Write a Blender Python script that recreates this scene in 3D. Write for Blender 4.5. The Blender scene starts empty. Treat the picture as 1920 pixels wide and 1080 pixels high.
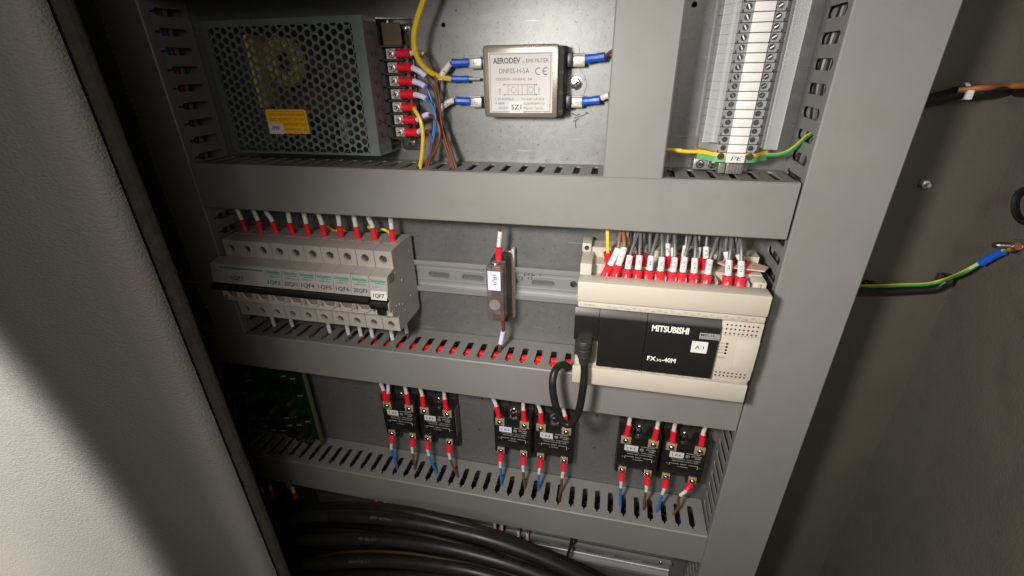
import bpy, bmesh, math, random
from mathutils import Vector, Matrix, geometry
random.seed(7)
R = math.radians
S = 0.0008                      # one drawing unit in metres (a 35 mm rail is 43.5 units)
sc = bpy.context.scene
C = bpy.data.collections.new('scene'); sc.collection.children.link(C)

# ------------------------------------------------------------------ camera
FPX = 850.582
RW = Matrix(((0.97623143, 0.08247188, -0.20042603), (0.21616195, -0.43746062, 0.8728701), (-0.01569126, -0.8954477, -0.44489009)))
CAM = Vector((0, -500, 0))
cd = bpy.data.cameras.new('camera'); cam = bpy.data.objects.new('camera', cd); C.objects.link(cam)
cd.sensor_width = 36; cd.lens = 36 * FPX / 1920; cd.clip_start = 0.01; cd.clip_end = 20
right = Vector([RW[i][0] for i in range(3)]); down = Vector([RW[i][1] for i in range(3)]); fwd = Vector([RW[i][2] for i in range(3)])
m = Matrix.Identity(4)
for i in range(3):
    m[i][0] = right[i]; m[i][1] = -down[i]; m[i][2] = -fwd[i]; m[i][3] = CAM[i] * S
cam.matrix_world = m
sc.camera = cam

# ------------------------------------------------------------------ world and lamps
w = bpy.data.worlds.new('World'); sc.world = w; w.use_nodes = True
w.node_tree.nodes['Background'].inputs[0].default_value = (1.0, 0.93, 0.68, 1)
w.node_tree.nodes['Background'].inputs[1].default_value = 0.03
def aim(o, tgt):
    d = (Vector(tgt) * S - o.location); o.rotation_euler = d.to_track_quat('-Z', 'Y').to_euler()
def spot(name, loc, tgt, power, deg, blend, rad, col):
    l = bpy.data.lights.new(name, 'SPOT'); l.energy = power; l.spot_size = R(deg); l.spot_blend = blend
    l.shadow_soft_size = rad * S; l.color = col
    o = bpy.data.objects.new(name, l); C.objects.link(o); o.location = Vector(loc) * S; aim(o, tgt); return o
def area(name, loc, tgt, power, sx, sy, col, spread=180):
    l = bpy.data.lights.new(name, 'AREA'); l.shape = 'RECTANGLE'; l.size = sx * S; l.size_y = sy * S; l.energy = power; l.color = col
    l.spread = R(spread)
    o = bpy.data.objects.new(name, l); C.objects.link(o); o.location = Vector(loc) * S; aim(o, tgt); return o
spot('torch_lamp', (-170, -520, 45), (280, 0, -460), 14.5, 122, 1.0, 42, (1.0, 0.95, 0.89))
area('front_fill', (120, -1600, 500), (60, 0, -330), 0.35, 700, 400, (1.0, 0.93, 0.84), 50)  # added soft fill from the front, not a lamp of the place
area('left_fill', (420, -1150, 180), (-300, 0, -230), 0.45, 420, 420, (1.0, 0.94, 0.86), 120)  # added fill that lifts the shaded left interior and the right wall
spot('door_fill_spot', (-1700, -1100, -640), (-1790, -216, -640), 54, 115.4, 0.05, 25, (1.0, 0.95, 0.88))  # added spot; its cone edge stands in for the shadow edge on the door
sc.view_settings.view_transform = 'Standard'; sc.view_settings.look = 'None'
sc.view_settings.exposure = 0; sc.view_settings.gamma = 1

# ------------------------------------------------------------------ pixel measurement -> real point on the plane at depth y
def P(px, py, y):
    d = RW @ Vector((px - 960, py - 540, FPX)); t = (y - CAM.y) / d.y
    return CAM + d * t

def PX(px, py, x):
    d = RW @ Vector((px - 960, py - 540, FPX)); return CAM + d * ((x - CAM.x) / d.x)

# ------------------------------------------------------------------ materials
MATS = {}
def mat(name, col, rough=0.5, metal=0.0, var=0.12, nscale=0.03, bump=0.0, bscale=1.0, dirt=0.0, dcol=None, spec=0.5, alpha=1.0, rvar=0.1, stretch=(1, 1, 1), bdist=1.0):
    if name in MATS: return MATS[name]
    M = bpy.data.materials.new(name); M.use_nodes = True; N = M.node_tree.nodes; L = M.node_tree.links
    p = N['Principled BSDF']; p.inputs['Metallic'].default_value = metal; p.inputs['Roughness'].default_value = rough
    p.inputs['Specular IOR Level'].default_value = spec
    geo = N.new('ShaderNodeNewGeometry'); mp = N.new('ShaderNodeMapping'); mp.inputs['Scale'].default_value = [s / S for s in stretch]
    L.new(geo.outputs['Position'], mp.inputs['Vector'])
    n1 = N.new('ShaderNodeTexNoise'); n1.inputs['Scale'].default_value = nscale; n1.inputs['Detail'].default_value = 6; L.new(mp.outputs[0], n1.inputs['Vector'])
    mx = N.new('ShaderNodeMix'); mx.data_type = 'RGBA'
    mx.inputs[6].default_value = [c * (1 - var) for c in col] + [1]; mx.inputs[7].default_value = [min(1, c * (1 + var)) for c in col] + [1]
    L.new(n1.outputs['Fac'], mx.inputs[0]); out = mx.outputs[2]
    if dirt:
        n3 = N.new('ShaderNodeTexNoise'); n3.inputs['Scale'].default_value = nscale * 2.7; n3.inputs['Detail'].default_value = 8; n3.inputs['Roughness'].default_value = .7
        L.new(mp.outputs[0], n3.inputs['Vector'])
        rp = N.new('ShaderNodeValToRGB'); rp.color_ramp.elements[0].position = .5; rp.color_ramp.elements[1].position = .72
        rp.color_ramp.elements[1].color = (dirt, dirt, dirt, 1); L.new(n3.outputs['Fac'], rp.inputs[0])
        m2 = N.new('ShaderNodeMix'); m2.data_type = 'RGBA'; L.new(rp.outputs[0], m2.inputs[0]); L.new(out, m2.inputs[6])
        m2.inputs[7].default_value = list(dcol or [c * .45 for c in col]) + [1]; out = m2.outputs[2]
    L.new(out, p.inputs['Base Color'])
    mr = N.new('ShaderNodeMapRange'); mr.inputs[3].default_value = max(.02, rough - rvar); mr.inputs[4].default_value = min(1, rough + rvar)
    L.new(n1.outputs['Fac'], mr.inputs[0]); L.new(mr.outputs[0], p.inputs['Roughness'])
    if bump:
        n2 = N.new('ShaderNodeTexNoise'); n2.inputs['Scale'].default_value = bscale; n2.inputs['Detail'].default_value = 3; L.new(mp.outputs[0], n2.inputs['Vector'])
        bp = N.new('ShaderNodeBump'); bp.inputs['Strength'].default_value = bump; bp.inputs['Distance'].default_value = S * bdist
        L.new(n2.outputs['Fac'], bp.inputs['Height']); L.new(bp.outputs[0], p.inputs['Normal'])
    if alpha < 1: p.inputs['Alpha'].default_value = alpha
    MATS[name] = M; return M
def galvanised():
    M = mat('galvanised_steel', (0.19, 0.196, 0.193), .45, .55, .16, .012, .05, .35, rvar=.08)
    N = M.node_tree.nodes; L = M.node_tree.links; p = N['Principled BSDF']; mp = [n for n in N if n.type == 'MAPPING'][0]
    src = p.inputs['Base Color'].links[0].from_socket
    v = N.new('ShaderNodeTexVoronoi'); v.inputs['Scale'].default_value = .16; L.new(mp.outputs[0], v.inputs['Vector'])
    hv = N.new('ShaderNodeMapRange'); hv.inputs[3].default_value = .95; hv.inputs[4].default_value = 1.05
    sx = N.new('ShaderNodeSeparateColor'); L.new(v.outputs['Color'], sx.inputs[0]); L.new(sx.outputs[0], hv.inputs[0])
    fg = N.new('ShaderNodeTexNoise'); fg.inputs['Scale'].default_value = .9; fg.inputs['Detail'].default_value = 5; L.new(mp.outputs[0], fg.inputs['Vector'])
    fr = N.new('ShaderNodeMapRange'); fr.inputs[1].default_value = .3; fr.inputs[2].default_value = .7; fr.inputs[3].default_value = .88; fr.inputs[4].default_value = 1.1; L.new(fg.outputs['Fac'], fr.inputs[0])
    mu = N.new('ShaderNodeMath'); mu.operation = 'MULTIPLY'; L.new(hv.outputs[0], mu.inputs[0]); L.new(fr.outputs[0], mu.inputs[1])
    a = N.new('ShaderNodeVectorMath'); a.operation = 'SCALE'; L.new(src, a.inputs[0]); L.new(mu.outputs[0], a.inputs['Scale'])
    # small dark pits gathered in patches
    n = N.new('ShaderNodeTexNoise'); n.inputs['Scale'].default_value = .22; n.inputs['Detail'].default_value = 8; n.inputs['Roughness'].default_value = .75; L.new(mp.outputs[0], n.inputs['Vector'])
    rp = N.new('ShaderNodeValToRGB'); rp.color_ramp.elements[0].position = .575; rp.color_ramp.elements[1].position = .66; L.new(n.outputs['Fac'], rp.inputs[0])
    # fine scratches
    m2 = N.new('ShaderNodeMapping'); m2.inputs['Scale'].default_value = (.05 / S, .05 / S, 1.6 / S); m2.inputs['Rotation'].default_value = (0, .5, 0)
    g = [q for q in N if q.type == 'NEW_GEOMETRY'][0]; L.new(g.outputs['Position'], m2.inputs['Vector'])
    n4 = N.new('ShaderNodeTexNoise'); n4.inputs['Scale'].default_value = .35; n4.inputs['Detail'].default_value = 2; L.new(m2.outputs[0], n4.inputs['Vector'])
    r4 = N.new('ShaderNodeValToRGB'); r4.color_ramp.elements[0].position = .70; r4.color_ramp.elements[1].position = .74; r4.color_ramp.elements[1].color = (.25, .25, .25, 1); L.new(n4.outputs['Fac'], r4.inputs[0])
    mx = N.new('ShaderNodeMix'); mx.data_type = 'RGBA'; L.new(rp.outputs[0], mx.inputs[0]); L.new(a.outputs[0], mx.inputs[6]); mx.inputs[7].default_value = (.07, .065, .06, 1)
    mz = N.new('ShaderNodeMix'); mz.data_type = 'RGBA'; L.new(r4.outputs[0], mz.inputs[0]); L.new(mx.outputs[2], mz.inputs[6]); mz.inputs[7].default_value = (.7, .7, .68, 1)
    L.new(mz.outputs[2], p.inputs['Base Color'])
    return M
GALV = galvanised()
DUCT = mat('grey_pvc', (0.188, 0.185, 0.176), .45, 0, .08, .012, .1, .12, dirt=.35, dcol=(.15, .142, .125), rvar=.14)
WALL = mat('olive_grey_paint', (0.075, 0.070, 0.056), .5, 0, .15, .01, .5, .35, dirt=.3, dcol=(.05, .045, .035))
DOORM = mat('textured_grey_paint', (0.42, 0.403, 0.38), .5, 0, .05, .01, .75, .42, stretch=(.55, 1, 1.3), bdist=2.0, dirt=.15, dcol=(.36, .33, .29))
GASK = mat('mottled_foam', (0.06, 0.057, 0.04), .9, 0, .6, .12, .9, .4)
BLACKRUB = mat('black_rubber', (0.012, 0.012, 0.011), .6, 0, .3)
ALU = mat('rail_aluminium', (0.36, 0.36, 0.36), .48, .6, .08, .05, .03, 2, stretch=(.1, 1, 1))
TIN = mat('tinned_metal', (0.62, 0.6, 0.54), .4, .55, .15, .3)
DSTEEL = mat('shaded_steel', (0.16, 0.15, 0.14), .45, .7)  # steel darkened to paint the shade in the breaker screw holes
STEEL = mat('bright_steel', (0.62, 0.6, 0.56), .2, 1, .1, .2)
CHROME = mat('filter_case_nickel', (0.72, 0.65, 0.57), .27, .85, .04, .02, .02, .6, rvar=.04)
BRASS = mat('brass_tab', (0.50, 0.38, 0.22), .42, .45, .2, .3, dirt=.3, dcol=(.2, .13, .07))
PSUM = mat('zinc_cover', (0.25, 0.29, 0.30), .4, .75, .1, .03)
DARK = mat('dark_interior', (0.02, 0.02, 0.018), .7)
BEIGE = mat('beige_plastic', (0.46, 0.425, 0.355), .45, 0, .05, .02, .05, 3, dirt=.25, dcol=(.42, .36, .26))
BEIGED = mat('beige_plastic_shade', (0.20, 0.175, 0.13), .6)  # the beige plastic again, with recess shade put into the colour
BLK = mat('black_plastic', (0.010, 0.010, 0.009), .36, 0, .15, .05, .04, 3, rvar=.06)
BLKM = mat('black_matt_plastic', (0.022, 0.021, 0.018), .5, 0, .2, .05, .1, 3, dirt=.25, dcol=(.06, .055, .045))
CABLE = mat('black_cable', (0.010, 0.010, 0.009), .42, 0, .3, .06, .1, .5, dirt=.35, dcol=(.03, .028, .022), rvar=.14, spec=.35)
MCBM = mat('breaker_plastic', (0.36, 0.335, 0.31), .5, 0, .06, .05, .04, 3, dirt=.35, dcol=(.29, .23, .16))
MCBD = mat('breaker_face_plastic', (0.34, 0.33, 0.325), .45, 0, .05, .05, dirt=.2, dcol=(.28, .23, .18))
TERM = mat('terminal_grey', (0.22, 0.225, 0.23), .5, 0, .08, .05, .04, 3)
WHITE = mat('white_plastic', (0.62, 0.60, 0.575), .5, 0, .03, .1)
PAPER = mat('paper_label', (0.56, 0.545, 0.53), .7, 0, .04, .15)
LILAC = mat('lilac_paper_label', (0.62, 0.60, 0.86), .7, 0, .04, .15)
INK = mat('black_ink', (0.03, 0.03, 0.03), .6)
GREYINK = mat('grey_ink', (0.09, 0.085, 0.08), .6)
WINK = mat('white_ink', (0.75, 0.75, 0.72), .6)
GINK = mat('green_ink', (0.01, 0.25, 0.13), .6)
YLAB = mat('yellow_label', (0.80, 0.42, 0.02), .5, 0, .05)
BRINK = mat('brown_ink', (0.32, 0.12, 0.02), .6)
REDS = mat('red_sleeve', (0.72, 0.012, 0.03), .38, 0, .12, .3, .1, .5)
BLUES = mat('blue_sleeve', (0.01, 0.09, 0.50), .4, 0, .15, .3, .1, .5)
PURP = mat('mauve_strip', (0.17, 0.14, 0.17), .6, 0, .1)
PCB = mat('green_board', (0.003, 0.024, 0.009), .35, 0, .2, .08)
TAN = mat('tan_board', (0.10, 0.075, 0.035), .6, 0, .2, .1, dirt=.4)
YCOIL = mat('coil_yellow', (0.55, 0.48, 0.10), .5, 0, .25, .2)
WM = {k: mat(k + '_wire', c, .4, 0, .1, .1) for k, c in dict(brown=(.13, .045, .02), blue=(.015, .13, .42), black=(.02, .02, .02), grey=(.10, .10, .10), yellow=(.72, .50, .03), red=(.65, .012, .01), green=(.03, .25, .05), tanbrown=(.24, .12, .06)).items()}
def glassy(name, col, alpha, rough=.08):
    M = bpy.data.materials.new(name); M.use_nodes = True; p = M.node_tree.nodes['Principled BSDF']
    p.inputs['Base Color'].default_value = (*col, 1); p.inputs['Roughness'].default_value = rough; p.inputs['Alpha'].default_value = alpha
    n = M.node_tree.nodes.new('ShaderNodeTexNoise'); n.inputs['Scale'].default_value = 60
    mr = M.node_tree.nodes.new('ShaderNodeMapRange'); mr.inputs[3].default_value = alpha * .7; mr.inputs[4].default_value = alpha * 1.3
    M.node_tree.links.new(n.outputs['Fac'], mr.inputs[0]); M.node_tree.links.new(mr.outputs[0], p.inputs['Alpha'])
    return M
CLEAR = glassy('clear_plastic', (.75, .77, .78), .16)
SMOKE = glassy('smoky_clear_plastic', (.14, .115, .10), .5, .12)

# ------------------------------------------------------------------ geometry kit (all in drawing units)
class B:
    def __init__(s): s.bm = bmesh.new(); s.mi = 0
    def face(s, pts):
        try:
            f = s.bm.faces.new([s.bm.verts.new(p) for p in pts]); f.material_index = s.mi; return f
        except ValueError: return None
    def box(s, x0, x1, y0, y1, z0, z1, bev=0):
        x0, x1 = sorted((x0, x1)); y0, y1 = sorted((y0, y1)); z0, z1 = sorted((z0, z1))
        v = [s.bm.verts.new(p) for p in ((x0, y0, z0), (x1, y0, z0), (x1, y1, z0), (x0, y1, z0), (x0, y0, z1), (x1, y0, z1), (x1, y1, z1), (x0, y1, z1))]
        fs = [s.bm.faces.new([v[i] for i in q]) for q in ((0, 3, 2, 1), (4, 5, 6, 7), (0, 1, 5, 4), (1, 2, 6, 5), (2, 3, 7, 6), (3, 0, 4, 7))]
        for f in fs: f.material_index = s.mi
        if bev:
            es = list({e for f in fs for e in f.edges})
            r = bmesh.ops.bevel(s.bm, geom=es, offset=min(bev, .45 * min(x1 - x0, y1 - y0, z1 - z0)), segments=2, profile=.5, affect='EDGES', clamp_overlap=True)
            for f in r['faces']: f.material_index = s.mi
        return s
    def prism(s, prof, a0, a1, axis='x', skip=(), caps=True):
        # prof: list of (p,q); axis x -> (y,z); y -> (x,z); z -> (x,y)
        def pt(p, a): return (a, p[0], p[1]) if axis == 'x' else ((p[0], a, p[1]) if axis == 'y' else (p[0], p[1], a))
        v0 = [s.bm.verts.new(pt(p, a0)) for p in prof]; v1 = [s.bm.verts.new(pt(p, a1)) for p in prof]; n = len(prof)
        for i in range(n):
            if i in skip: continue
            f = s.bm.faces.new((v0[i], v0[(i + 1) % n], v1[(i + 1) % n], v1[i])); f.material_index = s.mi
        if caps:
            tris = geometry.tessellate_polygon([[Vector((p[0], p[1], 0)) for p in prof]])
            for t in tris:
                for vv in (v0, v1):
                    try:
                        f = s.bm.faces.new([vv[i] for i in t]); f.material_index = s.mi
                    except ValueError: pass
        return s
    def plate(s, outer, holes, a0, a1, axis='y', walls=True, back=True):
        # plate between a0 (front) and a1 with through holes
        def pt(p, a): return (a, p[0], p[1]) if axis == 'x' else ((p[0], a, p[1]) if axis == 'y' else (p[0], p[1], a))
        loops = [outer] + holes; flat = [p for l in loops for p in l]
        v0 = [s.bm.verts.new(pt(p, a0)) for p in flat]; v1 = [s.bm.verts.new(pt(p, a1)) for p in flat]
        for t in geometry.tessellate_polygon([[Vector((p[0], p[1], 0)) for p in l] for l in loops]):
            for vv in ((v0, v1) if back else (v0,)):
                try:
                    f = s.bm.faces.new([vv[i] for i in t]); f.material_index = s.mi
                except ValueError: pass
        if walls:
            k = 0
            for l in loops:
                n = len(l)
                for i in range(n):
                    f = s.bm.faces.new((v0[k + i], v0[k + (i + 1) % n], v1[k + (i + 1) % n], v1[k + i])); f.material_index = s.mi
                k += n
        return s
    def ring(s, c, ax, rs, seg=16, cap=True):
        # lathe: rs = list of (distance along ax, radius) from c
        ax = Vector(ax).normalized(); c = Vector(c); a = ax.orthogonal().normalized(); b = ax.cross(a); prev = None
        for d, r in rs:
            cur = [s.bm.verts.new(c + ax * d + (a * math.cos(t) + b * math.sin(t)) * r) for t in [2 * math.pi * i / seg for i in range(seg)]]
            if prev:
                for i in range(seg):
                    f = s.bm.faces.new((prev[i], prev[(i + 1) % seg], cur[(i + 1) % seg], cur[i])); f.material_index = s.mi
            elif cap:
                f = s.bm.faces.new(cur); f.material_index = s.mi
            prev = cur
        if cap:
            f = s.bm.faces.new(prev); f.material_index = s.mi
        return s
    def tube(s, pts, r, seg=8, rf=None):
        prev = None; n = len(pts); nrm = None
        for i, p in enumerate(pts):
            t = (pts[min(i + 1, n - 1)] - pts[max(i - 1, 0)]).normalized()
            nrm = (t.orthogonal() if nrm is None else nrm - t * nrm.dot(t)).normalized(); b = t.cross(nrm)
            rr = rf(i / (n - 1)) * r if rf else r
            cur = [s.bm.verts.new(p + (nrm * math.cos(q) + b * math.sin(q)) * rr) for q in [2 * math.pi * k / seg for k in range(seg)]]
            if prev:
                for k in range(seg):
                    f = s.bm.faces.new((prev[k], prev[(k + 1) % seg], cur[(k + 1) % seg], cur[k])); f.material_index = s.mi
            else:
                s.bm.faces.new(cur).material_index = s.mi
            prev = cur
        s.bm.faces.new(prev).material_index = s.mi
        return s
    def text(s, st, x0, x1, z0, h, y, bold=0.0, italic=0, rot=0):
        # st written on a plane facing the camera at depth y; baseline z0, cap height h; fits x0..x1 (x1 None = natural)
        vs, fs, wd, ch = glyphs(st, bold)
        k = h / ch; kx = k if x1 is None else (x1 - x0) / wd
        out = []
        for u, v in vs:
            a, b = u * kx + v * k * italic, v * k
            if rot == -90: a, b = b, -a       # reads downwards
            if rot == 90: a, b = -b, a
            out.append(s.bm.verts.new((x0 + a, y, z0 + b)))
        for f in fs:
            try: s.bm.faces.new([out[i] for i in f]).material_index = s.mi
            except ValueError: pass
        return s
    def textx(s, st, y0, y1, z0, h, x):           # on a plane x = const seen from +x
        vs, fs, wd, ch = glyphs(st, 0); k = h / ch; kx = (y1 - y0) / wd
        out = [s.bm.verts.new((x, y0 + u * kx, z0 + v * k)) for u, v in vs]
        for f in fs:
            try: s.bm.faces.new([out[i] for i in f]).material_index = s.mi
            except ValueError: pass
        return s
GL = {}
def glyphs(st, bold=0):
    key = (st, bold)
    if key not in GL:
        cu = bpy.data.curves.new('t', 'FONT'); cu.body = st; cu.size = 1; cu.resolution_u = 2; cu.offset = bold; cu.fill_mode = 'FRONT'
        o = bpy.data.objects.new('t', cu); sc.collection.objects.link(o)
        dg = bpy.context.evaluated_depsgraph_get(); me = o.evaluated_get(dg).to_mesh()
        vs = [(v.co.x, v.co.y) for v in me.vertices]; fs = [tuple(p.vertices) for p in me.polygons]
        o.evaluated_get(dg).to_mesh_clear(); bpy.data.objects.remove(o); bpy.data.curves.remove(cu)
        mx = min([v[0] for v in vs] or [0]); vs = [(a - mx, b) for a, b in vs]
        GL[key] = (vs, fs, max([v[0] for v in vs] or [1]), .69)
    return GL[key]
ORG = {}
def mesh_of(name, b, origin):
    me = bpy.data.meshes.new(name)
    for v in b.bm.verts: v.co = (v.co - origin) * S
    bmesh.ops.recalc_face_normals(b.bm, faces=b.bm.faces)
    b.bm.to_mesh(me); b.bm.free()
    me.polygons.foreach_set('use_smooth', [True] * len(me.polygons)); me.set_sharp_from_angle(angle=R(32)); return me
def obj(name, b, mats, parent=None, label=None, loc=None):
    org = ORG[parent.name] if parent else Vector(loc or (0, 0, 0))
    me = mesh_of(name, b, org)
    for mm in (mats if isinstance(mats, (list, tuple)) else [mats]): me.materials.append(mm)
    o = bpy.data.objects.new(name, me); C.objects.link(o)
    if parent: o.parent = parent
    else: o.location = org * S
    ORG[o.name] = org
    if label: o['label'] = label
    return o
def thing(name, label, cat, loc=(0, 0, 0), group=None):
    o = bpy.data.objects.new(name, None); C.objects.link(o); o.location = Vector(loc) * S; o.empty_display_size = .01
    ORG[o.name] = Vector(loc); o['label'] = label; o['category'] = cat
    if group: o['group'] = group
    return o
def tag(o, label, cat, group=None):
    o['label'] = label; o['category'] = cat
    if group: o['group'] = group
    return o
def struct(name, b, mats, loc=None):
    o = obj(name, b, mats, loc=loc); o['kind'] = 'structure'; return o
def copy_tree(o, delta, label=None):
    def rec(s, parent):
        c = s.copy(); C.objects.link(c)
        if parent: c.parent = parent
        for ch in s.children: rec(ch, c)
        return c
    r = rec(o, None); r.location = o.location + Vector(delta) * S
    if label: r['label'] = label
    return r
ORDN = ['first', 'second', 'third', 'fourth', 'fifth', 'sixth', 'seventh', 'eighth', 'ninth', 'tenth', 'eleventh', 'twelfth', 'thirteenth', 'fourteenth', 'fifteenth', 'sixteenth', 'seventeenth', 'eighteenth', 'nineteenth', 'twentieth']

def smooth(pts, per=8):
    pts = [Vector(p) for p in pts]
    if len(pts) == 2: return [pts[0].lerp(pts[1], i / 4) for i in range(5)]
    q = [pts[0] * 2 - pts[1]] + pts + [pts[-1] * 2 - pts[-2]]; out = []
    for i in range(1, len(q) - 2):
        a, b, c, d = q[i - 1:i + 3]
        for k in range(per):
            t = k / per; out.append(.5 * ((2 * b) + (c - a) * t + (2 * a - 5 * b + 4 * c - d) * t * t + (3 * b - a - 3 * c + d) * t ** 3))
    out.append(pts[-1]); return out
def cut(path, s0, s1):
    # part of a polyline between arc lengths
    out = []; acc = 0
    for a, b in zip(path, path[1:]):
        l = (b - a).length
        if acc + l >= s0 and acc <= s1 and l > 0:
            t0 = max(0, (s0 - acc) / l); t1 = min(1, (s1 - acc) / l)
            if not out: out.append(a.lerp(b, t0))
            if t1 > t0: out.append(a.lerp(b, t1))
        acc += l
    return out
def on_tube(b, st, path, r, h, flip=False, bold=.01):
    # lettering wrapped onto a sleeve, running along it
    vs, fs, wd, ch = glyphs(st, bold); k = h / ch; L = wd * k
    tot = sum((q - p).length for p, q in zip(path, path[1:])); s0 = (tot - L) / 2
    mid = path[len(path) // 2]; t = (path[-1] - path[0]).normalized()
    if flip: t = -t
    n = (CAM - mid); n = (n - t * n.dot(t)).normalized(); u = t.cross(n)   # u: 'down' side sign fixed below
    u = -u
    u = n.cross(t)
    base = path[-1] if flip else path[0]
    out = []
    for x, y in vs:
        a = (y * k - h / 2) / r
        s = s0 + x * k
        pp = cut(path, max(0, (tot - s) if flip else s), tot + 1)
        c = pp[0] if pp else mid
        out.append(b.bm.verts.new(c + n * math.cos(a) * (r + .12) + u * math.sin(a) * (r + .12)))
    for f in fs:
        try: b.bm.faces.new([out[i] for i in f])
        except ValueError: pass
def wire(pts, color, label, r=1.25, sleeve=None, marker=None, text=None, smat=None, mmat=None, group=None, cat='wire', stripe=None, tip=None, flip=False, sr=2.1, mr=2.0, flat=1.0, end=None):
    path = smooth(pts); tot = sum((q - p).length for p, q in zip(path, path[1:]))
    if end: end = tuple(e + tot for e in end)
    t = thing('wire', label, cat, path[0], group)
    b = B(); b.tube(cut(path, (sleeve[0] if sleeve else 0), tot), r, 8); mats = [WM[color]]
    if stripe:
        mats.append(WM[stripe]); f = list(b.bm.faces)
        for q in f:
            if len(q.verts) == 4 and (f.index(q) % 8) in (0, 1, 2): q.material_index = 1
    obj('insulation', b, mats, t)
    if tip:
        b = B(); b.tube(cut(path, tip[0], tip[1]), 1.5, 8); obj('bare_tip', b, TIN, t)
    for sl, mt in ((sleeve, smat or REDS), (end, smat or REDS)):
        if sl:
            pp = cut(path, sl[0], sl[1])
            b = B(); b.tube([pp[0].lerp(pp[-1], i / 8) for i in range(9)], sr, 10, rf=lambda q: 1.0 + .12 * (q < .12) + .08 * (q > .9) - .1 * math.exp(-((q - .5) / .14) ** 2)); obj('crimp_sleeve', b, mt, t)
    if marker:
        pm = cut(path, marker[0], marker[1]); b = B(); b.tube(pm, mr, 10)
        mk = obj('wire_marker', b, mmat or WHITE, t)
        if text:
            b = B(); on_tube(b, text, pm, mr, 2.6, flip); obj('lettering', b, INK, mk)
    return t
def screw(b, c, r=3.2, ax=(0, -1, 0), h=2.0, cross=True, mi=0, mi2=1):
    b.mi = mi; b.ring(c, ax, [(0, r), (h * .55, r), (h * .9, r * .8), (h, r * .45), (h * 1.02, .01)], 14)
    if cross:
        c = Vector(c); b.mi = mi2; a = random.uniform(0, 1.5); ax = Vector(ax)
        for q in (a, a + math.pi / 2):
            d = Vector((math.cos(q), 0, math.sin(q))); n = Vector((-math.sin(q), 0, math.cos(q))); k = c + ax * (h * 1.04)
            b.face([k + d * r * .6 + n * r * .13, k - d * r * .6 + n * r * .13, k - d * r * .6 - n * r * .13, k + d * r * .6 - n * r * .13])
    b.mi = 0

# ------------------------------------------------------------------ setting
holes = [(-181, 35, 2.2), (57, 44, 2.4), (-170, -502, 1.8), (4, -443, 2.2), (4, -504, 1.9), (-163, -441, 2.0), (30, -215, 2), (-345, -470, 2)]
def circ(x, z, r, n=12): return [(x + r * math.cos(2 * math.pi * i / n), z + r * math.sin(2 * math.pi * i / n)) for i in range(n)]
b = B(); b.plate([(-690, -1300), (255, -1300), (255, 150), (-690, 150)], [circ(*h) for h in holes], 0, 2.5)
struct('mounting_panel', b, GALV)
b = B(); b.box(-760, 372, 40, 44, -1500, 200)
struct('back_wall', b, WALL)
b = B(); b.box(372, 376, 40, -260, -1500, 200, 0)
struct('side_wall', b, mat('olive_grey_paint_lit', (0.088, 0.082, 0.068), .5, 0, .14, .01, .5, .35, dirt=.3))  # same wall paint, lightened in colour so this side looks better lit
b = B(); b.box(-764, -760, 40, -195, -1500, 200)
struct('side_wall', b, WALL)
b = B(); b.box(-760, 372, 40, -195, -1504, -1500)
struct('cabinet_floor', b, WALL)

# pen marks on the panel
b = B()
for st in (((1073, 212), (1080, 216), (1088, 214)), ((1076, 222), (1084, 219), (1092, 217), (1101, 212)), ((1080, 226), (1079, 233), (1080, 240)), ((1075, 228), (1086, 222)), ((1098, 210), (1104, 213))):
    q = smooth([P(x, y, -.3) for x, y in st], 4)
    for a, c in zip(q, q[1:]):
        n = (c - a).normalized().cross(Vector((0, 1, 0))) * .45; b.face([a + n, c + n, c - n, a - n])
tag(obj('pen_mark', b, INK, loc=P(1085, 215, 0)), 'black handwritten scribble on the steel panel below the filter', 'pen mark')

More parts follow.
